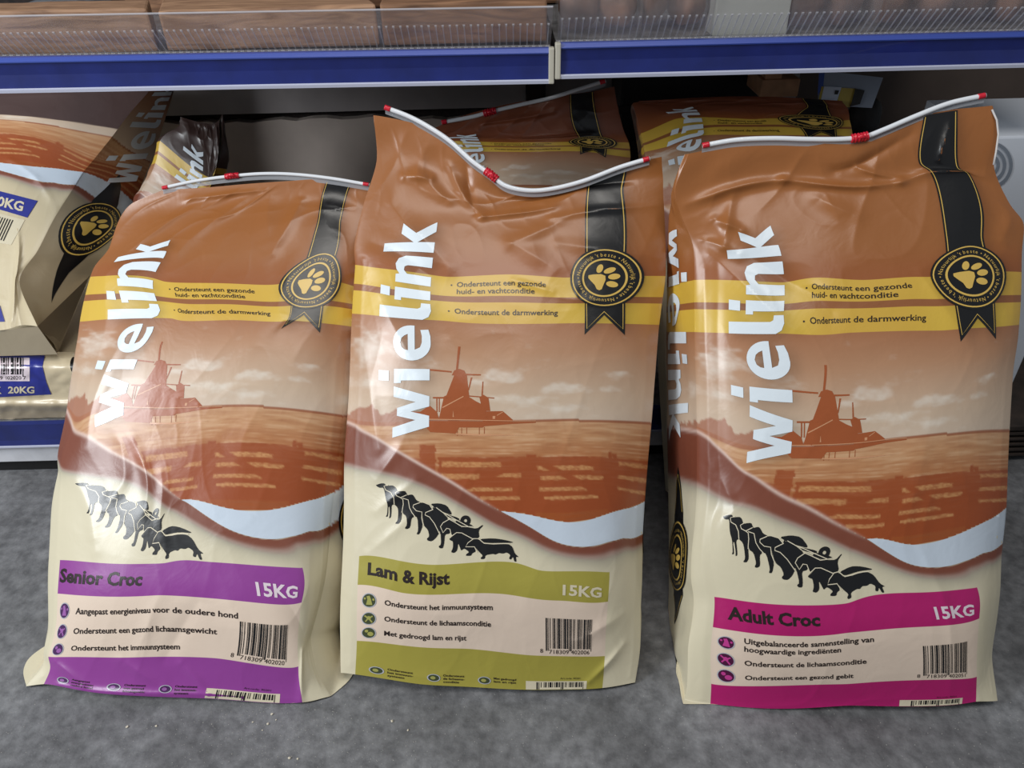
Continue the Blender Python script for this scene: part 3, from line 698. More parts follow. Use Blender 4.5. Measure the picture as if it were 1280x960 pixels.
LAM = LMK('c', [(145,467,144),(200,471,200),(250,456,250),(300,443,306),(343,444,331),(404,440,392),(470,437,470),(528,434,524),(600,430,600),(700,428,700),(780,425,778),(862,426,841)],
 [(145,827,196),(200,829,225),(250,830,258),(300,832,305),(343,832,345),(404,824,406),(470,819,468),(528,814,529),(624,806,627),(678,803,682),(760,801,760),(812,800,812),(862,794,853)],
 [(472,145,500,150),(500,145,530,158),(552,145,580,190),(590,145,612,217),(632,145,650,236),(690,145,700,233),(757,145,760,215),
  (499,343,499,338),(557,343,557,346),(640,343,640,343),(705,343,705,347),(781,343,781,345),(557,404,557,401),(643,404,643,405),(716,404,716,404),(499,404,497,397),
  (735,220,735,240),(779,220,777,238),(540,250,548,262),(640,250,640,268),(575,433,575,433),(574,464,574,464),(603,495,603,495),(645,525,645,525),(545,281,551,282),(533,537,532,537),
  (626,640,626,639),(661,676,661,676),(764,693,764,693),(712,653,712,653),(451,537,451,537),(447,585,446,585),(540,613,540,613),(472,607,472,607),(560,650,560,650),(648,696,648,696),
  (450,703,449,695),(540,703,540,706),(674,703,674,713),(762,703,762,716),(450,740,447,731),(502,740,502,741),(633,740,633,743),(705,740,705,751),(762,740,760,752),
  (450,812,446,801),(585,812,585,811),(661,812,661,819),(762,812,756,820),(450,862,444,843),(520,862,523,855),(626,862,626,861),(700,862,700,862),(762,862,753,860)])
SEN = LMK('l', [(145,203,238),(175,165,254),(250,137,309),(300,122,328),(343,113,346),(404,100,402),(528,84,508),(600,73,588),(650,65,630),(703,61,700),(780,60,790),(835,54,832),(862,32,858)],
 [(145,462,232),(250,455,285),(300,450,322),(343,443,358),(404,438,408),(470,431,465),(528,429,520),(600,421,592),(678,412,672),(740,402,745),(790,390,790),(820,389,806),(845,398,845),(862,414,870)],
 [(500,145,262,234),(590,145,320,229),(660,145,365,226),(733,145,409,224),(781,145,440,227),(733,250,397,275),(781,250,426,278),(734,315,383,325),(779,315,418,322),
  (499,343,150,344),(557,343,205,352),(640,343,275,354),(705,343,340,356),(499,404,160,398),(557,404,215,398),(643,404,290,400),(716,404,352,402),(731,419,351,411),(781,419,400,416),(756.5,345,388,353),
  (545,281,215,303),(537,312,204,319),(533,537,151,523),(490,546,117,534),(575,433,203,427),(574,464,201,452),(603,495,224,480),(645,525,256,507),
  (626,640,227,625),(626,663,218,639),(712,653,300,638),(764,693,370,682),(764,681,370,670),(451,537,92,536),(502,565,137,563),(450,585,77,587),(506,599,150,600),(472,607,96,605),(648,696,254,692),
  (450,703,75,700),(600,703,206,704),(762,703,379,711),(450,740,72,742),(600,740,200,744),(762,740,377,753),(450,812,60,821),(540,812,151,822),(661,812,272,823),(762,812,373,833),(450,862,55,855),(520,862,120,866),(626,862,225,872),(700,862,300,876),(762,862,378,878)])
ADU = LMK('r', [(145,861,192),(185,844,237),(230,856,280),(300,867,312),(343,868,350),(404,868,415),(470,870,480),(528,871,535),(570,871,590),(620,868,660),(680,864,727),(780,860,810),(862,854,880)],
 [(145,1240,132),(165,1247,165),(195,1242,206),(240,1264,258),(260,1278,275),(343,1277,340),(404,1274,406),(470,1267,460),(528,1262,538),(624,1258,635),(678,1252,695),(740,1248,760),(812,1240,822),(862,1247,876)],
 [(500,145,920,180),(575,145,1000,178),(640,145,1066,180),(680,145,1091,172),(733,145,1155,144),(781,145,1197,136),(733,195,1149,205),(779,195,1197,210),(733,215,1161,213),(779,215,1209,215),(736,300,1185,303),(779,300,1227,297),
  (540,343,981,353),(640,343,1081,350),(715,343,1165,346),(540,404,981,417),(620,404,1060,416),(716,404,1180,413),(731,419,1201,427),(781,419,1245,424),(756.5,345,1216,343),(571,356,1015,361),(682,357,1141,360),
  (545,281,969,286),(537,312,973,315),(533,537,983,570),(490,546,931,579),(575,433,1033,456),(574,464,1033,490),(603,495,1067,523),(645,525,1110,548),
  (626,640,1084,674),(626,663,1068,690),(712,653,1145,681),(781,642,1226,655),(764,693,1213,713),(764,681,1211,700),(502,565,943,596),(472,590,916,630),(560,600,1005,632),(540,613,977,651),(472,607,905,646),(648,696,1106,733),
  (450,703,893,746),(600,703,1060,754),(762,703,1222,735),(450,740,891,784),(600,740,1060,791),(762,740,1224,773),(450,812,889,855),(600,812,1060,855),(762,812,1221,846),(450,862,888,880),(600,862,1060,882),(762,862,1220,877)])
# ------------------------------------------------------------------ the setting: floor
def floor_mat():
    m, N, Lk, P = new_mat('worn_grey_concrete')
    tc = N.new('ShaderNodeTexCoord')
    def nz(s, d, dist=0.0):
        n = N.new('ShaderNodeTexNoise'); n.inputs['Scale'].default_value = s; n.inputs['Detail'].default_value = d; n.inputs['Roughness'].default_value = 0.62; n.inputs['Distortion'].default_value = dist
        Lk.new(tc.outputs['Object'], n.inputs['Vector']); return n
    a = nz(6, 10, 0.1); b = nz(55, 10); c = nz(260, 3)
    r = N.new('ShaderNodeValToRGB'); r.color_ramp.elements[0].position = 0.32; r.color_ramp.elements[1].position = 0.70
    r.color_ramp.elements[0].color = L4(82, 82, 84); r.color_ramp.elements[1].color = L4(132, 133, 136)
    Lk.new(a.outputs['Fac'], r.inputs['Fac'])
    r2 = N.new('ShaderNodeValToRGB'); r2.color_ramp.elements[0].position = 0.36; r2.color_ramp.elements[1].position = 0.68
    r2.color_ramp.elements[0].color = (0.6, 0.6, 0.61, 1); r2.color_ramp.elements[1].color = (1.3, 1.3, 1.3, 1); Lk.new(b.outputs['Fac'], r2.inputs['Fac'])
    mx = N.new('ShaderNodeMixRGB'); mx.blend_type = 'MULTIPLY'; mx.inputs['Fac'].default_value = 0.9
    Lk.new(r.outputs['Color'], mx.inputs[1]); Lk.new(r2.outputs['Color'], mx.inputs[2])
    # fine pale grit specks
    r3 = N.new('ShaderNodeValToRGB'); r3.color_ramp.elements[0].position = 0.66; r3.color_ramp.elements[1].position = 0.74; r3.color_ramp.elements[0].color = (0, 0, 0, 1); r3.color_ramp.elements[1].color = (0.45, 0.45, 0.45, 1)
    Lk.new(c.outputs['Fac'], r3.inputs['Fac'])
    m2 = N.new('ShaderNodeMixRGB'); m2.inputs[2].default_value = L4(165, 165, 164); Lk.new(r3.outputs['Color'], m2.inputs['Fac']); Lk.new(mx.outputs['Color'], m2.inputs[1])
    Lk.new(m2.outputs['Color'], P.inputs['Base Color']); P.inputs['Roughness'].default_value = 0.62
    bp = N.new('ShaderNodeBump'); bp.inputs['Strength'].default_value = 0.55; bp.inputs['Distance'].default_value = 0.003; Lk.new(b.outputs['Fac'], bp.inputs['Height'])
    b2 = N.new('ShaderNodeBump'); b2.inputs['Strength'].default_value = 0.35; b2.inputs['Distance'].default_value = 0.012; Lk.new(a.outputs['Fac'], b2.inputs['Height']); Lk.new(bp.outputs['Normal'], b2.inputs['Normal'])
    Lk.new(b2.outputs['Normal'], P.inputs['Normal']); return m
M['floor'] = floor_mat()
M['blue'] = simple('blue_price_rail_plastic', (30, 42, 112), 0.32, coat=0.3, noise=0.10, nscale=30, bump=0.05, bscale=120)
M['bluehi'] = simple('blue_rail_top_bead', (60, 82, 168), 0.35, coat=0.3)  # lighter blue: light caught by the lip, put into its colour
M['railwhite'] = simple('pale_rail_lip_plastic', (190, 194, 214), 0.35)
M['cap'] = simple('cream_end_cap', (196, 192, 178), 0.4)
M['deck'] = simple('grey_dusty_shelf_steel', (120, 121, 124), 0.5, metal=0.2, noise=0.25, nscale=60)
M['whitesteel'] = simple('white_painted_steel', (205, 206, 212), 0.45, noise=0.06, nscale=30)
M['acryl'] = simple('clear_acrylic', (190, 186, 192), 0.16, alpha=0.22, spec=0.6, noise=0.2, nscale=14)
M['acryl2'] = simple('clear_acrylic_ribs', (205, 205, 212), 0.2, alpha=0.45, spec=0.7)
M['panel'] = simple('cream_painted_back_panel', (176, 164, 156), 0.7, noise=0.06, nscale=12)
M['panel2'] = simple('grey_painted_back_panel', (148, 142, 142), 0.7, noise=0.08, nscale=12)
M['panel3'] = simple('shade_toned_back_panel', (84, 72, 66), 0.75, noise=0.1, nscale=12)  # shade under the right shelf is put into this panel's colour
M['dark'] = simple('near_black_plastic', (20, 19, 20), 0.6, bump=0.3, bscale=40)
M['rot'] = simple('dark_torn_edge', (34, 26, 24), 0.9, noise=0.4, nscale=90, bump=0.8, bscale=90)
M['card'] = simple('brown_cardboard', (200, 152, 116), 0.8, noise=0.12, nscale=40, bump=0.2, bscale=150)
M['darkwood'] = simple('dark_stained_wood', (52, 42, 36), 0.7, noise=0.35, nscale=25, bump=0.4, bscale=60)
def wood_mat(name, a, b):
    m, N, Lk, P = new_mat(name); tc = N.new('ShaderNodeTexCoord'); mp = N.new('ShaderNodeMapping'); mp.inputs['Scale'].default_value = (1.0, 8, 8)
    Lk.new(tc.outputs['Object'], mp.inputs['Vector']); w = N.new('ShaderNodeTexNoise'); w.inputs['Scale'].default_value = 14; w.inputs['Detail'].default_value = 8; w.inputs['Distortion'].default_value = 1.2
    Lk.new(mp.outputs['Vector'], w.inputs['Vector']); r = N.new('ShaderNodeValToRGB'); r.color_ramp.elements[0].position = 0.3; r.color_ramp.elements[1].position = 0.7
    r.color_ramp.elements[0].color = L4(*a); r.color_ramp.elements[1].color = L4(*b); Lk.new(w.outputs['Fac'], r.inputs['Fac']); Lk.new(r.outputs['Color'], P.inputs['Base Color']); P.inputs['Roughness'].default_value = 0.7
    bp = N.new('ShaderNodeBump'); bp.inputs['Strength'].default_value = 0.4; bp.inputs['Distance'].default_value = 0.002; Lk.new(w.outputs['Fac'], bp.inputs['Height']); Lk.new(bp.outputs['Normal'], P.inputs['Normal']); return m
M['plank'] = wood_mat('rough_sawn_wood', (116, 84, 62), (176, 138, 108))
M['plank2'] = wood_mat('brown_sawn_wood', (100, 70, 50), (152, 112, 82))

fl = mesh_pd('floor', [(-3, -2.5, 0), (3, -2.5, 0), (3, 1.5, 0), (-3, 1.5, 0)], [(0, 1, 2, 3)], M['floor'], smooth=False); tag(fl, 'worn grey concrete shop floor', kind='structure')

YF = 1.01
def sloped(name, prof, pl, pr, mat, parent):
    """profile (dy,dz) swept from point pl to pr"""
    n = len(prof); v = [(pl[0], pl[1] + a, pl[2] + b) for a, b in prof] + [(pr[0], pr[1] + a, pr[2] + b) for a, b in prof]
    f = [(i, (i + 1) % n, n + (i + 1) % n, n + i) for i in range(n)] + [tuple(range(n))[::-1], tuple(range(n, 2 * n))]
    return mesh_pd(name, v, f, mat, parent, smooth=False)
P1 = lambda x, y, Y=YF: at_y(np.float64(x), np.float64(y), Y)
deckz = [0]
def shelf_unit(label, xl, xr, yl, yr, depth, caps, lipL):
    pl, pr = P1(xl, yl), P1(xr, yr)
    root = empty('gondola_shelf', tuple((pl + pr) / 2), label, 'shelf', 'steel shelves above the bags')
    H = 0.0405; deckz[0] = float((pl[2] + pr[2]) / 2 + H - 0.006)
    sloped('shelf_deck', [(0.006, H - 0.006), (depth, H - 0.006), (depth, H - 0.016), (0.02, H - 0.016), (0.02, 0.004), (0.006, 0.004)], pl, pr, M['deck'], root)
    r = sloped('price_rail', [(0.005, 0.003), (0.0, 0.004), (0.0015, 0.020), (0.0, H - 0.006), (0.005, H - 0.005)], pl, pr, M['blue'], root); r['label'] = 'blue price rail'
    sloped('rail_top_bead', [(0.007, H - 0.006), (-0.002, H - 0.006), (-0.0025, H - 0.0045), (0.0015, H), (0.007, H + 0.0005)], pl, pr, M['bluehi'], r)
    sloped('rail_bottom_lip', [(0.006, -0.0005), (-0.0025, -0.0008), (-0.003, 0.0030), (0.0, 0.0042), (0.006, 0.0042)], pl, pr, M['railwhite'], r)
    for x in caps:
        p = pl if x == 'l' else pr; s = 1 if x == 'l' else -1
        bm = bmesh.new(); bm_box(bm, p[0] - 0.0035, p[0] + 0.0035, p[1] - 0.004, p[1] + 0.008, p[2] - 0.001, p[2] + H + 0.001, 0.0015)
        o = mesh_bm('end_cap', bm, M['cap'], root); o['label'] = 'cream plastic end cap'
    # ledge strip and the clear riser leaning out over it
    q0l, q0r = pl + np.array([0, 0.024, H - 0.0055]), pr + np.array([0, 0.024, H - 0.0055])
    a = math.radians(42); dv = np.array([0, -math.sin(a), math.cos(a)]); nv = np.array([0, -math.cos(a), -math.sin(a)])
    def slab(nm, o0, o1, t, mat, par):
        v = []
        for p in (q0l, q0r):
            for d in (o0, o1):
                v += [p + dv * d, p + dv * d - nv * t]
        f = [(0, 4, 6, 2), (1, 3, 7, 5), (0, 1, 5, 4), (2, 6, 7, 3), (0, 2, 3, 1), (4, 5, 7, 6)]
        return mesh_pd(nm, v, f, mat, par, smooth=False)
    rs = slab('clear_riser', 0.0, lipL, 0.0014, M['acryl'], root); rs['label'] = 'clear plastic riser along the shelf front'
    slab('riser_top_edge', lipL, lipL + 0.0013, 0.0020, M['acryl2'], rs)
    sloped('riser_foot', [(0.0, 0.0), (0.012, 0.0), (0.012, 0.003), (0.0, 0.0035)], q0l, q0r, M['acryl2'], rs)
    # moulded ribs: a comb of thin bars
    v = []; f = []; L = np.linalg.norm(q0r - q0l); n = int(L / 0.0086)
    for k in range(n + 1):
        p = q0l + (q0r - q0l) * (k + 0.5) / (n + 1); 
        for (d0, d1, w, t) in ((0.007, min(lipL * 0.72, 0.046), 0.0007, 0.0012), (min(lipL * 0.72, 0.046), min(lipL * 0.72, 0.046) + 0.0022, 0.0013, 0.0016), (0.003, 0.0075, 0.0022, 0.0018)):
            b = len(v); X = np.array([w, 0, 0])
            for dd in (d0, d1): v += [p + dv * dd - X + nv * 0.0001, p + dv * dd + X + nv * 0.0001, p + dv * dd + X + nv * t, p + dv * dd - X + nv * t]
            f += [(b+3, b+2, b+6, b+7), (b, b+3, b+7, b+4), (b+1, b+5, b+6, b+2), (b, b+1, b+2, b+3), (b+4, b+7, b+6, b+5)]
    rb = mesh_pd('riser_ribs', v, f, M['acryl2'], rs, smooth=False); rb['kind'] = 'stuff'
    return root
shelf_unit('left steel shelf above the bags with blue price rail and clear ribbed riser', -60, 689, 116.5, 103.2, 0.44, ('r',), 0.074)
DL = deckz[0] + 0.0045
shelf_unit('right steel shelf, slightly higher, with blue price rail and clear ribbed riser', 697, 1345, 97.5, 81.5, 0.44, ('l',), 0.092)

# base shelf on the floor
root = empty('base_shelf', (-0.3, YF, 0), 'low base shelf on the floor with blue rail and white kick strip', 'shelf')
xa, xb = -1.0, 0.30; zt, z2, z3 = [float(P1(45, q)[2]) for q in (526, 557, 578)]
extrude_profile('kick_strip', [(YF + 0.004, z3), (YF + 0.004, z2 - 0.001), (YF + 0.012, z2 - 0.001), (YF + 0.012, z3)], xa, xb, M['whitesteel'], root)
extrude_profile('plinth', [(YF + 0.02, 0.0), (YF + 0.02, z2), (YF + 0.44, z2), (YF + 0.44, 0.0)], xa, xb, M['dark'], root)
o = extrude_profile('price_rail', [(YF, z2), (YF - 0.002, z2 + 0.002), (YF, z2 + 0.012), (YF - 0.002, zt - 0.006), (YF, zt - 0.001), (YF + 0.010, zt - 0.001), (YF + 0.010, z2)], xa, xb, M['blue'], root); o['label'] = 'blue price rail'
extrude_profile('rail_bottom_lip', [(YF - 0.004, z2 - 0.001), (YF - 0.004, z2 + 0.002), (YF + 0.001, z2 + 0.003), (YF + 0.001, z2 - 0.001)], xa, xb, M['railwhite'], o)
extrude_profile('shelf_deck', [(YF + 0.002, zt - 0.008), (YF + 0.002, zt), (YF + 0.44, zt), (YF + 0.44, zt - 0.008)], xa, xb, M['deck'], root)

# back of the unit
YBk = YF + 0.45
def back(name, px0, px1, z0, z1, mat, y=YBk, jag=0, kind='structure', label=None):
    a = P1(px0, 200, y)[0]; b = P1(px1, 200, y)[0]
    n = 60; rnd = random.Random(5); v = []
    for k in range(n + 1):
        x = a + (b - a) * k / n; j = jag * (max(0, vnoise(k / 4.0, 0.0, 8)) + 0.5 * rnd.random())
        v += [(x, y, z0), (x, y, z1 - j), (x, y + 0.02, z0), (x, y + 0.02, z1 - j)]
    f = []
    for k in range(n):
        q = 4 * k; f += [(q, q + 4, q + 5, q + 1), (q + 2, q + 3, q + 7, q + 6), (q + 1, q + 5, q + 7, q + 3)]
    o = mesh_pd(name, v, f, mat, smooth=False); return tag(o, label, kind=kind)
back('wall_back', -120, 980, 0.099, P1(400, 146, YBk)[2], M['panel'], jag=0.012, label='cream back panel of the shelf with a ragged top edge')
back('wall_back_upper', -120, 980, P1(400, 140, YBk)[2], 0.66, M['panel2'], label='grey back panel under the upper shelf')
back('wall_back_dark', -140, 1500, 0.0, 1.0, M['rot'], y=YBk + 0.022, label='dark gap behind the panels')
back('wall_back_right', 980, 1420, 0.0, 0.66, M['panel3'], label='back panel behind the right shelf, shade put into its dark brown')
up = box('shelf_upright', P1(657, 120, YBk)[0], P1(681, 120, YBk)[0], YBk - 0.022, YBk - 0.0005, P1(660, 139, YBk)[2], 0.655, M['rot'], bev=0.004); tag(up, 'dark rusted bracket hanging on the grey back panel behind the middle bags', 'bracket')
# upper wall behind the goods on the shelves
back('wall_back_top', -160, 1500, 1.0, 1.3, M['rot'], y=YBk + 0.022, label='dark back above the shelf goods')

# ------------------------------------------------------------------ goods on the upper shelves
ZD = lambda px: 0.68
def plank(px0, px1, pyt, y0, y1, mat, label, z0=None, skew=0.0):
    a = P1(px0, pyt, y0); b = P1(px1, pyt, y0); zt_ = (a[2] + b[2]) / 2; zb = DL if z0 is None else z0
    bm = bmesh.new(); bm_box(bm, a[0], b[0], y0, y1, zb, zt_, 0.003)
    for v in bm.verts:
        v.co.x += skew * (v.co.y - y0)
    bmesh.ops.subdivide_edges(bm, edges=[e for e in bm.edges if e.calc_length() > 0.1], cuts=12)
    for v in bm.verts: v.co.z += 0.0012 * float(vnoise(v.co.x * 30, v.co.y * 20, 4)) if v.co.z > zb + 0.01 else 0; v.co.y += 0.001 * float(vnoise(v.co.x * 25, v.co.z * 30, 6))
    me = mesh_bm('wooden_plank', bm, mat); return tag(me, label, 'plank', 'sawn planks on the left upper shelf')
plank(-60, 184, 13, 1.045, 1.12, M['plank'], 'short pale sawn plank at the left end of the upper shelf', skew=-0.34)
plank(196, 470, 10, 1.047, 1.30, M['plank'], 'wide sawn plank in the middle of the left upper shelf', skew=-0.3)
plank(474, 684, 2, 1.045, 1.35, M['plank2'], 'brown sawn plank ending at the shelf joint', skew=-0.05)
plank(150, 700, -20, 1.34, 1.43, M['plank2'], 'dark plank lying behind the other planks')

def lump(bm, c, r, seed, rot=0.0):
    b = bmesh.ops.create_icosphere(bm, subdivisions=3, radius=1.0)
    for v in b['verts']:
        d = v.co.copy(); k = 1 + 0.16 * float(vnoise(d.x * 2 + seed, d.y * 2 + d.z, seed)); v.co = Vector((d.x * r[0] * k, d.y * r[1] * k, d.z * r[2] * k))
        x, y = v.co.x, v.co.y; v.co.x = x * math.cos(rot) - y * math.sin(rot) + c[0]; v.co.y = x * math.sin(rot) + y * math.cos(rot) + c[1]; v.co.z += c[2]
M['wrap'] = simple('clear_shrink_wrap', (206, 198, 198), 0.12, alpha=0.16, spec=0.8, bump=0.8, bscale=30, dist=0.01)
M['chew'] = simple('brown_dried_chew', (132, 96, 76), 0.6, noise=0.35, nscale=30, bump=0.5, bscale=40)
M['grey_wrap'] = simple('silver_grey_wrap', (120, 126, 134), 0.22, metal=0.35, bump=0.8, bscale=22, dist=0.01)
def wrapped(px0, px1, label, seed, topz, y0=1.05):
    a = P1(px0, 60, y0)[0]; b = P1(px1, 60, y0)[0]
    root = empty('wrapped_pack', ((a + b) / 2, y0 + 0.07, 0.68), label, 'pack', 'wrapped packs on the right upper shelf'); rnd = random.Random(seed)
    n = max(2, int((b - a) / 0.045))
    for k in range(n):
        x = a + (b - a) * (k + 0.5) / n; h = topz * (0.40 + 0.12 * rnd.random())
        bm = bmesh.new(); lump(bm, (x, y0 + 0.055 + 0.02 * rnd.random(), deckz[0] + 0.003 + h), ((b - a) / n * 0.50, 0.045, h), seed * 7 + k, rnd.uniform(-0.3, 0.3)); mesh_bm('dried_chew', bm, M['chew'], root, True)
    bm = bmesh.new(); bm_box(bm, a - 0.002, b + 0.002, y0 - 0.004, y0 + 0.12, deckz[0] + 0.001, deckz[0] + 0.002 + topz * 1.0, 0.012)
    bmesh.ops.subdivide_edges(bm, edges=bm.edges[:], cuts=5, use_grid_fill=True)
    for v in bm.verts: v.co.y += 0.004 * float(vnoise(v.co.x * 40, v.co.z * 40, seed)); v.co.z += 0.003 * float(vnoise(v.co.x * 35, v.co.y * 35, seed + 1)) if v.co.z > 0.7 else 0
    mesh_bm('clear_wrapping', bm, M['wrap'], root, True); return root
wrapped(702, 800, 'wrapped pack of brown chews beside the shelf joint', 1, 0.075)
wrapped(802, 888, 'wrapped pack of brown chews left of the pale card', 2, 0.08)
wrapped(985, 1090, 'wrapped pack of brown chews right of the pale card', 3, 0.075)
wrapped(1094, 1300, 'wide wrapped pack of brown chews at the right end of the shelf', 4, 0.075)
M['cardw'] = simple('pale_grey_card', (186, 188, 182), 0.6)
a, b = P1(890, 40, 1.06)[0], P1(982, 40, 1.06)[0]
o = box('card_sleeve', a, b, 1.056, 1.10, deckz[0] + 0.001, 0.79, M['cardw']); tag(o, 'plain pale grey card carton between wrapped packs on the right shelf', 'carton')
a, b = P1(24, 5, 1.2)[0], P1(140, 5, 1.2)[0]
bm = bmesh.new(); lump(bm, ((a + b) / 2, 1.20, 0.705), ((b - a) / 2, 0.06, 0.025), 3); tag(mesh_bm('foil_pouch', bm, M['grey_wrap'], None, True), 'shiny silver grey pouch lying behind the short plank', 'pouch')

# ------------------------------------------------------------------ the three bags in front
PURPLE = dict(stripe=(142, 62, 146)); OLIVE = dict(stripe=(164, 154, 66)); MAG = dict(stripe=(176, 22, 104))
edge_cr = [(443, 330, 443, 850, 4, 0.0022), (809, 360, 809, 850, 4, 0.0018)]
cr_c = edge_cr + [(480,215,520,208,6,0.006), (552,232,500,205,9,0.004), (600,255,540,180,9,0.006), (600,255,690,240,8,0.006), (690,262,826,248,6,0.003), (470,250,560,330,16,0.005), (455,300,540,345,10,-0.003), (640,300,700,270,10,0.004), (640,300,690,330,14,0.003),
   (470,380,530,470,14,0.003), (450,440,475,560,9,0.003), (560,420,600,480,16,-0.0025), (640,350,690,362,5,0.0018), (700,370,780,378,6,0.0015), (560,165,590,250,6,-0.004), (660,190,780,200,10,-0.004), (500,560,470,600,8,0.003), (720,790,790,760,10,0.004), (740,850,792,800,6,0.005), (700,300,820,320,10,0.003),(470,640,520,600,7,0.0025),(460,700,520,640,7,0.002)]
cr_l = edge_cr + [(500,170,620,165,8,0.004), (600,190,560,300,14,0.004), (640,180,680,280,14,0.003), (520,200,480,300,12,0.004), (700,200,690,300,10,0.004), (470,340,470,560,11,0.0035), (500,420,480,560,10,0.003), (540,560,560,640,10,0.003), (470,600,500,690,9,0.003), (600,740,560,810,10,0.003), (640,745,600,815,9,-0.003), (670,745,700,800,11,0.003), (540,815,600,850,7,0.004), (620,820,660,855,6,0.004), (460,820,500,855,7,0.004), (700,700,790,790,14,-0.003), (500,640,520,560,9,0.0025), (580,600,600,680,12,0.002), (470,860,700,856,5,0.004),(775,800,760,860,6,0.006)]
cr_r = edge_cr + [(440,205,560,200,8,0.008), (560,200,700,222,7,0.008), (700,222,815,208,7,0.006), (470,240,500,275,8,0.006), (445,280,490,310,9,0.005), (500,215,470,300,8,0.004), (620,185,720,160,9,-0.006), (600,230,640,260,12,0.004), (650,180,700,215,5,0.004), (770,160,757,190,5,0.005), (450,310,550,400,9,0.0035), (480,300,600,380,10,-0.003), (560,350,640,362,6,0.0015), (700,340,740,420,10,0.002), (450,560,480,600,8,0.0025), (460,320,450,860,7,-0.002), (700,480,690,700,24,0.002), (720,600,716,860,8,0.0018), (810,250,800,300,8,0.006)]
S_sen = Surf(SEN, (230, 868), 42, yaw=-3, bulge=0.050, topfwd=(200, 0.012), thick=0.10, gbulge=0.022, creases=cr_l, seed=3)
S_lam = Surf(LAM, (620, 862), 36, yaw=0, bulge=0.050, topfwd=(190, 0.014), thick=0.10, gbulge=0.006, creases=cr_c, seed=11)
S_adu = Surf(ADU, (1050, 883), 33, yaw=-4, bulge=0.050, topfwd=(212, 0.026), gpx={-1: [(145,861,195),(200,842,238),(250,836,270),(300,834,320),(404,833,415),(528,834,540),(620,836,660),(700,836,740),(780,834,806),(862,838,872)]}, gdepth=0.12, thick=0.12, gbulge=0.010, creases=cr_r, seed=23)
g1 = ['Aangepast', 'energieniveau', 'oudere hond']
make_bag('dog_food_bag', 'brown and cream dog food bag with purple stripes reading Senior Croc', S_sen, PURPLE, [(203,235),(245,226),(290,220),(330,217),(370,218),(415,223),(462,231)], (290, 220), group=None, gus=('right',), zr=0.0023,
  spec=dict(title='Senior Croc', tx=452, tw=120, wmat=M['pale'], lines=[('Aangepast energieniveau voor de oudere hond', 760, 198), ('Ondersteunt een gezond lichaamsgewicht', 782, 176), ('Ondersteunt het immuunsysteem', 803, 136)], icons=[757, 779, 801], ic=M['icon_purple'], ic2=M['icon_purple2'], digits='8718309402020', foot=[('Aangepast', 'energieniveau', 'oudere hond'), ('Ondersteunt', 'een gezond', 'lichaamsgewicht'), ('Ondersteunt', 'het immuun-', 'systeem')]))
make_bag('dog_food_bag', 'brown and cream dog food bag with olive stripes reading Lam & Rijst', S_lam, OLIVE, [(481,134),(510,145),(535,158),(562,176),(590,201),(612,217),(632,232),(660,238),(690,236),(730,226),(775,209),(812,198)], (614, 218), gus=('left', 'right'), zr=0.0030,
  spec=dict(title='Lam & Rijst', tx=461, tw=101, wmat=M['palegreen'], lines=[('Ondersteunt het immuunsysteem', 760, 134), ('Ondersteunt de lichaamsconditie', 781, 132), ('Met gedroogd lam en rijst', 801, 101)], icons=[757, 779, 799], ic=M['icon_green'], ic2=M['icon_green2'], digits='8718309402006', foot=[('Ondersteunt', 'het immuun-', 'systeem'), ('Ondersteunt', 'de lichaams-', 'conditie'), ('Met gedroogd', 'lam en rijst')]))
ADU_ROOT = make_bag('dog_food_bag', 'brown and cream dog food bag with magenta stripes reading Adult Croc', S_adu, MAG, [(878,182),(920,175),(965,173),(1010,174),(1050,174),(1080,171),(1105,162),(1145,145),(1187,129),(1232,119)], (1074, 172), gus=('left',), zr=0.0030,
  spec=dict(title='Adult Croc', tx=464, tw=104, wmat=M['pale'], lines=[('Uitgebalanceerde samenstelling van', 754, 146), ('hoogwaardige ingrediënten', 764, 110), ('Ondersteunt de lichaamsconditie', 782, 138), ('Ondersteunt een gezond gebit', 802, 124)], icons=[757, 779, 799], ic=M['icon_plum'], ic2=M['icon_plum2'], digits='8718309402051', foot=None))

q = [ray(np.float64(x), np.float64(y)) for x, y in ((1240, 137), (1246, 150), (1248, 168), (1245, 190), (1242, 206))]
tt = [((S_adu.p0 - CAM) @ S_adu.n) / (d @ S_adu.n) - 0.018 for d in q]
tube('seam_edge', [CAM + d * t for d, t in zip(q, tt)], 0.0012, M['seam'], ADU_ROOT, 6)['label'] = 'pale torn edge of the corner seam'
# ------------------------------------------------------------------ bags behind
BK = LMK('b', [(145,538,162),(250,536,172),(343,545,178),(404,560,194),(528,560,240),(862,560,470)], [(145,768,108),(250,776,150),(343,786,178),(404,788,197),(528,790,240),(862,792,470)],
  [(500,145,575,146),(600,145,645,128),(733,145,712,118),(781,145,742,114),(733,300,722,170),(781,300,752,168),(756.5,345,740,177),(640,343,660,178),(640,404,660,190),(731,419,725,193),(781,419,757,197),(650,480,660,212),(640,250,650,165)])
S_bk = Surf(BK, None, 20, base=P1(650, 150, 1.17), bulge=0.02, thick=0.06, gbulge=0.0, seed=31, creases=[(560,210,700,190,10,0.006),(620,300,760,290,8,0.004)])
DIM = dict(top=(120, 66, 44))  # print brown darkened: shade behind the front bags put into the colour
make_bag('dog_food_bag', 'brown dog food bag standing behind the olive striped bag, white zipper sloping up', S_bk, DIM, [(552,153),(590,146),(612,140),(650,131),(690,122),(725,111),(757,101)], (613, 139), res=2.5, full=False, gus=(), zr=0.0030, zoff=0.002)
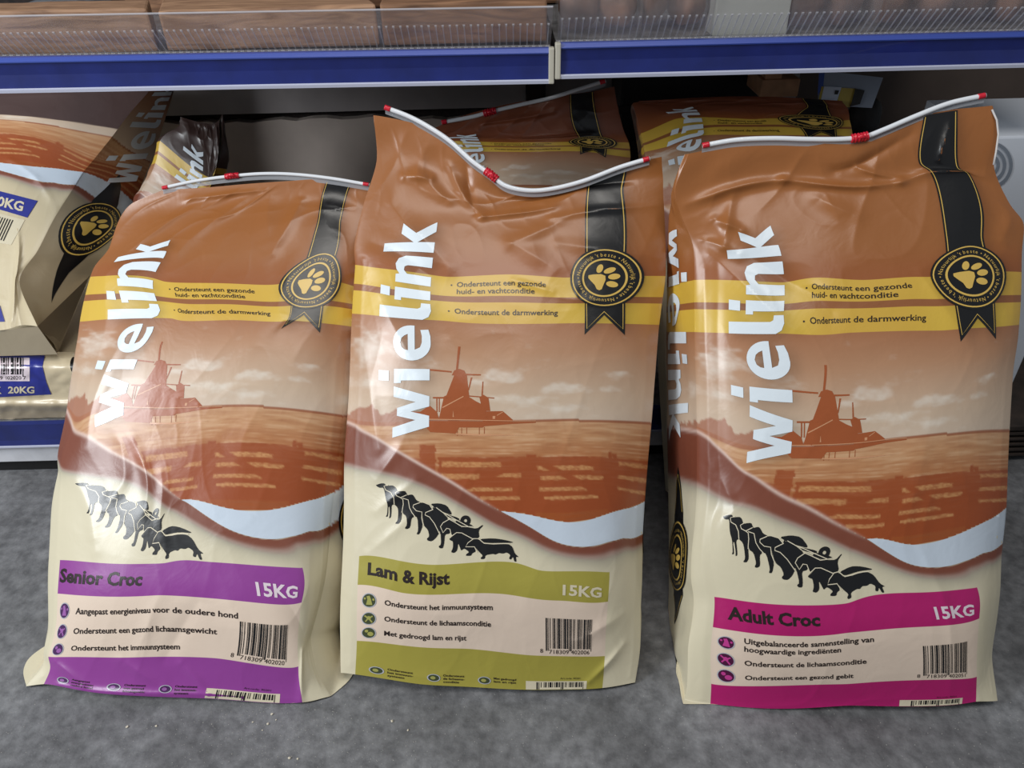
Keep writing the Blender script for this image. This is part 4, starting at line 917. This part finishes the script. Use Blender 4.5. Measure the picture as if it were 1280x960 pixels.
RBL = LMK('d', [(145,800,126),(290,792,134),(343,801,167),(369.5,804,179),(404,806,190),(528,822,256),(620,828,380),(862,842,620)], [(145,1052,126),(250,1060,136),(343,1062,150),(404,1066,172),(528,1075,250),(620,1080,380),(862,1100,620)],
  [(540,281,866,134),(475,281,828,138),(475,345,843,150),(540,345,877,147),(475,395,836,179),(540,395,880,167),(540,404,880,169),(475,404,835,183),(540,453,874,190),(500,453,850,190),(640,343,940,149),(640,369.5,940,156),(640,404,940,169),(730,343,986,149),(756.5,345,1026,154),(733,250,1008,134),(781,250,1035,134),(731,404,1006,169),(781,404,1046,169)])
S_rb = Surf(RBL, None, 35, base=P1(850, 230, 1.12), bulge=0.012, gbulge=0.0, thick=0.06, seed=41)
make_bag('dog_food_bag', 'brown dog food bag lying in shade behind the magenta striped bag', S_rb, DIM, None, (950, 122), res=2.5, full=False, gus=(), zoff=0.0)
CL = LMK('e', [(145,226,146),(250,222,160),(343,200,176),(404,194,204),(528,176,240),(862,150,330)], [(145,278,143),(276,277,190),(404,262,226),(528,256,260),(862,250,330)], [(540,276,254,190),(475,276,232,174),(540,359,252,224),(475,359,228,208)])
S_cl = Surf(CL, None, 30, base=P1(240, 180, 1.22), bulge=0.01, thick=0.05, seed=51)
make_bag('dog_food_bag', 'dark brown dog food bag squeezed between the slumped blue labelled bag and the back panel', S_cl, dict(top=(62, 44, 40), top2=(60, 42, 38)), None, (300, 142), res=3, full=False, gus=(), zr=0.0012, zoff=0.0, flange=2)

# two 20 kg bags stacked at the left
AL = LMK('a', [(145,-60,-60),(404,-100,117),(528,-125,165),(630,-180,200),(740,-205,275),(862,-190,412)],
  [(145,262,20),(300,215,80),(404,184,117),(528,140,171),(575,116,201),(630,103,217),(678,90,238),(740,64,280),(780,45,317),(820,24,352),(862,47,408)],
  [(683,648,0,203),(683,671,0,214),(683,694,0,226),(683,862,0,413),(683,528,0,150),(683,404,0,118),(683,740,0,262),(750,600,52,185)])
S_a = Surf(AL, None, 50, base=P1(20, 412, 1.0), bulge=0.012, thick=0.10, gbulge=0.0, zmin=0.238, gdepth=0.07, gpx={1: [(300,228,80),(438,213,128),(546,196,182),(650,176,234),(735,158,288),(800,112,345),(862,72,442)]}, seed=61, noise=1.2, creases=[(700,640,815,720,8,0.003),(720,860,818,800,9,0.006),(740,760,812,820,8,0.005)])
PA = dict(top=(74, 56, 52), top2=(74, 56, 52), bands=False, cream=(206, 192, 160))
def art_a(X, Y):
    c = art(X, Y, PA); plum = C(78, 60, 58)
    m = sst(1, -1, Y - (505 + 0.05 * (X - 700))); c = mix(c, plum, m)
    # the gusset starts its photograph higher up
    return c
basep = S_a(np.array([700.0]), np.array([YB]))[0]
rt = empty('dog_food_bag', tuple(basep + np.array([0, 0.1, -0.01])), 'large cream bag with blue 20KG label slumped back on top of another at left', 'pet food bag')
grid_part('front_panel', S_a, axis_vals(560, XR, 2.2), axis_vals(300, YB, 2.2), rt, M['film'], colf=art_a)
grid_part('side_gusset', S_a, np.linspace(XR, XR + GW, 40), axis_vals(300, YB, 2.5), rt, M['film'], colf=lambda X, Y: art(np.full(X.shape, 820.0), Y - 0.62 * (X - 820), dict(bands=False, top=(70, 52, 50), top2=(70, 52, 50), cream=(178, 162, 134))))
xs_ = np.linspace(626, 820, 60); decal('wave_print', S_a, [poly_tri([[(x, float(TWf(x))) for x in xs_] + [(x, float(TBf(x))) for x in xs_[::-1][:-1]]])], M['wave'], rt, 0.8, 5)
e = [[(903 - b, 650 - a) for a, b in p] for p in LOGO]
decal('side_logo_lettering', S_a, [poly_tri([p]) for k, p in enumerate(e) if k not in (ECOUNT, ECOUNT - 1)] + [poly_tri([e[ECOUNT - 1], e[ECOUNT]])], M['white'], rt, 1.6, 5)
_le = LOGO
decal('side_ribbon', S_a, [poly_tri([[(872, 620), (888, 690), (888, 770), (868, 830), (852, 770), (852, 690)]])], M['black'], rt, 1.2, 5)
decal('side_seal', S_a, [disc(868, 735, 38, 44)], M['black'], rt, 3, 5)
decal('side_seal_gold', S_a, [ring(868, 735, 38, 44, 0.90, 0.94), ring(868, 735, 38, 44, 0.58, 0.635)] + ring_text(868, 735, 38, 44, 0.70, 5.2, "Natuurlijk 't beste • Natuurlijk 't beste • Natuurlijk 't beste • ", 1.0) + paw(868, 735, 0.95), M['gold'], rt, 4.2, 5)
# back of it
yb = np.linspace(300, YB, 24); A_ = S_a(np.full(24, XR + GW), yb); B_ = S_a(np.full(24, 560.0), yb) - S_a.n * 0.12; B_[:, 2] = np.maximum(B_[:, 2], 0.24)
V = []; 
for i in range(24): V += [A_[i], B_[i]]
mesh_pd('back_panel', V, [(2*i, 2*i+2, 2*i+3, 2*i+1) for i in range(23)], M['film'], rt, col=np.broadcast_to(C(190, 176, 146), (len(V), 3)))

class PxSurf:
    """surface given over picture coordinates, each row at its own depth"""
    def __init__(s, yfun, zmin=-9): s.y = yfun; s.zm = zmin; s.n = np.array([0, -1.0, 0.2])
    def __call__(s, X, Y, off=0.0):
        X = np.asarray(X, float); Y = np.asarray(Y, float); d = ray(X, Y); P = CAM + d * ((s.y(X, Y) - off) / d[..., 1])[..., None]; P[..., 2] = np.maximum(P[..., 2], s.zm); return P
    def normals(s, X, Y):
        e = 1.0; a = s(X + e, Y) - s(X - e, Y); b = s(X, Y - e) - s(X, Y + e); n = np.cross(a, b); return n / (np.linalg.norm(n, axis=-1)[..., None] + 1e-12)
# bottom seam strip of the slumped bag
SA2 = PxSurf(lambda X, Y: 0.999 + 0.0 * X)
def strip(name, top, bot, y0, y1, mat, root_, col):
    n = len(top); V = [P1(x, y, y0) for x, y in top] + [P1(x, y, y1) for x, y in bot]
    return mesh_pd(name, V, [(n + i, n + i + 1, i + 1, i) for i in range(n - 1)], mat, root_, col=np.broadcast_to(C(*col), (len(V), 3)))
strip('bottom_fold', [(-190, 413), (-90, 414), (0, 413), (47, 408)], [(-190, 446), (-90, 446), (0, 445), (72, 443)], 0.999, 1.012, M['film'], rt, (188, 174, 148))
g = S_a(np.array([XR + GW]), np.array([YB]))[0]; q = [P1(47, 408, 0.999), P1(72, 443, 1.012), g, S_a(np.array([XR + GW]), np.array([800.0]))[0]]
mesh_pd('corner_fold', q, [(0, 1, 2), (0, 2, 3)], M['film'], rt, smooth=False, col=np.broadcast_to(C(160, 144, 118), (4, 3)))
# printing on the slumped bag front
lab = PxSurf(lambda X, Y: 0.0)
class OnA:
    """picture coordinates dropped onto the slumped bag's plane"""
    def __call__(s, X, Y, off=0.0):
        X = np.asarray(X, float); Y = np.asarray(Y, float); u = 683 + X * 1.4; v = 640 + (Y - 205) * 1.2
        for _ in range(12):
            a, b = S_a.t(u, v); ax, bx = S_a.t(u + 1, v); ay, by = S_a.t(u, v + 1)
            j11, j21, j12, j22 = ax - a, bx - b, ay - a, by - b; dt = j11 * j22 - j12 * j21; ex, ey = X - a, Y - b
            u = u + np.clip((j22 * ex - j12 * ey) / dt, -30, 30); v = v + np.clip((-j21 * ex + j11 * ey) / dt, -30, 30)
        return S_a(np.minimum(u, XR), v, off)
    def normals(s, X, Y): return np.broadcast_to(S_a.n, np.shape(X) + (3,))
OA = OnA()
decal('weight_label', OA, [poly_tri([[(-60, 228), (0, 239), (47, 251), (34, 272), (0, 262), (-60, 250)]])], M['blueink'], rt, 2.5, 4)
decal('weight_lettering', OA, [text2d('20KG', -13, 254.5, 42, 12, 0.03, math.radians(13))], M['palegreen'], rt, 4.5)
decal('label_field', OA, [poly_tri([[(-60, 256), (0, 267), (31, 275), (14, 306), (0, 304), (-60, 296)]])], M['palegreen'], rt, 1.6, 4)
bar = []
for k in range(6): bar.append(stroke([(0 + k * 3.2, 271 + k * 0.8), (-12 + k * 3.2, 297 + k * 0.8)], 1.3))
decal('barcode', OA, bar, M['black'], rt, 3.2, 4)
decal('foot_label', OA, [poly_tri([[(-60, 360), (-20, 370), (0, 382), (6, 402), (-60, 404)]])], M['blueink'], rt, 2.5, 4)

# lower 20 kg bag
rb_ = empty('dog_food_bag', (float(P1(0, 525, 1.1)[0]), 1.15, zt), 'flat lying cream bag with blue 20KG label on the low base shelf', 'pet food bag')
SB = PxSurf(lambda X, Y: 1.004 + 0.030 * sst(470, 440, Y) ** 2 + 0.012 * sst(505, 527, Y) - 0.006 * sst(498, 506, Y) * sst(515, 506, Y) + 0.003 * fbm(X / 22, Y / 18, 71, 3) + 0.02 * sst(92, 108, X), zt + 0.001)
grid_part('front_face', SB, axis_vals(-150, 118, 2.5), axis_vals(440, 526, 2.0), rb_, M['film'], colf=lambda X, Y: mix(np.broadcast_to(C(205, 190, 160), X.shape + (3,)), C(188, 172, 146), sst(502, 506, Y)))
a, b = P1(-150, 480, 1.03)[0], P1(116, 480, 1.03)[0]
bm = bmesh.new(); bm_box(bm, a, b, 1.035, 1.42, zt + 0.001, 0.226, 0.02); mesh_bm('bag_body', bm, simple('cream_bag_film', (205, 190, 160), 0.4, bump=0.3), rb_, True)
decal('blue_label', SB, [poly_tri([[(-150, 444), (0, 445), (56, 444), (53, 458), (58, 478), (64, 493), (0, 496.5), (-150, 500)]])], M['blueink'], rb_, 2, 5)
decal('barcode_field', SB, [rectp(-60, 37, 447, 476.5)], M['pale'], rb_, 3, 5)
decal('barcode', SB, barcode(-55, 33, 447, 468), M['black'], rb_, 4, 6)
decal('label_lettering', SB, [text2d('BRUCK 20KG', -58, 491.5, 101, 8.2, 0.03)] if False else [text2d('20KG', 10, 491.5, 33, 8.4, 0.03), text2d('K', -6, 492, 8, 8.4, 0.03)], M['palegreen'], rb_, 3.2)
decal('barcode_digits', SB, [text2d("9 402020 7", 0, 474.5, 32, 4.6, 0.0)], M['text'], rb_, 4)
decal('round_print', SB, [disc(92, 456, 4.5, 10, 20)], M['black'], rb_, 2.2)

# ------------------------------------------------------------------ right hand background goods
SW = PxSurf(lambda X, Y: 1.03 + 0 * X)
a = P1(1195, 300, 1.03)[0]; b = P1(1345, 300, 1.03)[0]; zt2 = P1(1260, 171, 1.03)[2]; zb2 = P1(1260, 512, 1.03)[2]
M['carton'] = simple('white_carton', (206, 212, 222), 0.45, bump=0.1, bscale=10)
root = empty('white_carton', ((a + b) / 2, 1.1, zb2), 'tall white carton with grey arcs printed on it behind the magenta striped bag', 'carton')
box('carton_body', a, b, 1.031, 1.22, zb2, zt2, M['carton'], root, 0.003)
M['greyink'] = simple('grey_ink', (122, 130, 142), 0.5)
decal('printed_arcs', SW, [stroke([(1236 + r * math.cos(t), 206 + r * math.sin(t)) for t in np.linspace(-1.15, 1.15, 16)], 4.0) for r in (12, 20, 28)], M['greyink'], root, 1.5)
# dark slatted crate on the floor, far right
root = empty('slatted_crate', (float(P1(1290, 600, 0.95)[0]), 1.0, 0), 'dark wooden slatted crate on the floor at the right edge under the white carton', 'crate')
xa_ = float(P1(1240, 600, 0.97)[0]); zc = zb2 - 0.001
for k in range(5):
    z0 = 0.012 + k * (zc - 0.02) / 5; box('slat', xa_, xa_ + 0.25, 0.985, 1.0, z0, z0 + (zc - 0.02) / 5 - 0.006, M['darkwood'], root, 0.0015)
for x in (xa_ + 0.01, xa_ + 0.21): box('corner_post', x, x + 0.03, 1.0005, 1.03, 0.0, zc - 0.011, M['darkwood'], root)
box('crate_top', xa_, xa_ + 0.25, 0.985, 1.25, zc - 0.01, zc, M['darkwood'], root); box('crate_back', xa_, xa_ + 0.25, 1.235, 1.25, 0, zc - 0.012, M['darkwood'], root)

xb0, xb1 = P1(775, 120, 1.33)[0], P1(950, 120, 1.33)[0]  # black box added so the gap behind the bag stays dark
root = empty('dark_gap_box', (float((xb0 + xb1) / 2), 1.38, 0.1), 'black box added to darken the gap behind the shaded brown bag', 'crate')
box('gap_box_body', xb0, xb1, 1.33, 1.448, zt + 0.001, 0.63, M['dark'], root, 0.006)
for k in range(3): box('gap_box_rim', xb0 - 0.003, xb1 + 0.003, 1.324, 1.3299, 0.45 + 0.06 * k, 0.462 + 0.06 * k, M['dark'], root, 0.001)
# wooden block / small cardboard carton
def carton(px0, px1, pyt, pyb, y, mat, name, label, cat, dep=0.08):
    a = P1(px0, pyt, y); b = P1(px1, pyb, y); o = box(name, a[0], b[0], y, y + dep, b[2], a[2], mat, None, 0.002); return tag(o, label, cat)
carton(953, 997, 100, 121, 1.24, M['card'], 'cardboard_carton', 'small brown cardboard carton on the shaded brown bag', 'carton')
carton(958, 977, 88, 99.5, 1.245, M['card'], 'wooden_block', 'short upright brown block on top of the small carton', 'block', 0.03)
M['greycard'] = simple('grey_packet_card', (130, 140, 156), 0.5)
rp = empty('hanging_packet', tuple(P1(1062, 132, 1.2)), 'grey packet with blue edge and yellow and white label, in the dark gap', 'packet')
def pq(name, pts, y, mat, layer=0):
    V = [P1(x, yy, y - layer * 0.0006) for x, yy in pts] + [P1(x, yy, y + 0.012) for x, yy in pts]; n = len(pts)
    F = [tuple(range(n))[::-1], tuple(range(n, 2 * n))] + [(i, (i + 1) % n, n + (i + 1) % n, n + i) for i in range(n)]
    return mesh_pd(name, V, F, mat, rp, smooth=False)
pq('packet_body', [(1025, 88), (1104, 97), (1090, 135), (1022, 131)], 1.2, M['greycard'])
pq('blue_edge', [(1024, 88), (1031, 89), (1029, 108), (1022, 120)], 1.2, simple('blue_card', (36, 70, 150), 0.5), 2)
pq('yellow_label', [(1027, 108), (1072, 111), (1062, 134), (1022, 131)], 1.2, simple('yellow_card', (170, 150, 66), 0.5), 3)
pq('white_label', [(1030, 108), (1052, 109), (1046, 127), (1026, 126)], 1.2, simple('white_label_card', (178, 188, 204), 0.5), 5)
pq('black_code', [(1044, 113), (1049, 113), (1047, 118), (1043, 118)], 1.2, M['dark'], 7)
pq('black_patch', [(1069, 111), (1081, 113), (1075, 130), (1063, 133)], 1.2, M['dark'], 7)
# crumpled black film beside it
bm = bmesh.new(); c = P1(1080, 146, 1.26); lump(bm, c, (0.028, 0.02, 0.032), 12); tag(mesh_bm('crumpled_film', bm, M['dark'], None, True), 'crumpled black plastic film below the grey packet', 'plastic film')

# ------------------------------------------------------------------ crumbs on the floor
M['crumb'] = simple('pale_crumb', (206, 198, 180), 0.8)
for k, (x, y, s) in enumerate([(340, 893, 3.0), (335, 905, 3.2), (159, 909, 3.4), (195, 908, 3.0), (490, 902, 3.2), (362, 948, 3.4), (372, 949, 2.4), (510, 913, 2.6), (316, 903, 2.2), (345, 900, 1.8), (328, 913, 1.8)]):
    p = at_z(np.float64(x), np.float64(y), 0.0); bm = bmesh.new(); b = bmesh.ops.create_icosphere(bm, subdivisions=1, radius=s * 0.00055)
    for v in b['verts']: v.co *= 1 + 0.35 * float(vnoise(v.co.x * 900 + k, v.co.y * 900, k)); v.co.z *= 0.6
    o = mesh_bm('crumb', bm, M['crumb']); o.location = (p[0], p[1], s * 0.0003)
    tag(o, 'pale crumb on the concrete floor in front of the bags', 'crumb', 'crumbs on the floor')
v = []; f = []; rnd = random.Random(9)
for k in range(700):
    x, y = (rnd.uniform(0, 1280), rnd.uniform(870, 960)) if k % 2 else (rnd.gauss(350, 90), rnd.uniform(868, 960)); p = at_z(np.float64(x), np.float64(y), 0.0); s = rnd.uniform(0.0002, 0.00055); b = len(v)
    v += [(p[0] - s, p[1] - s, 0), (p[0] + s, p[1] - s, 0), (p[0] + s * .6, p[1] + s, 0), (p[0] - s * .8, p[1] + s * .8, 0), (p[0], p[1], s * 1.2)]
    f += [(b, b+1, b+4), (b+1, b+2, b+4), (b+2, b+3, b+4), (b+3, b, b+4)]
g = mesh_pd('grit', v, f, simple('pale_grit', (170, 168, 162), 0.8), smooth=False); tag(g, 'fine pale grit scattered over the concrete floor', 'grit', kind='stuff')
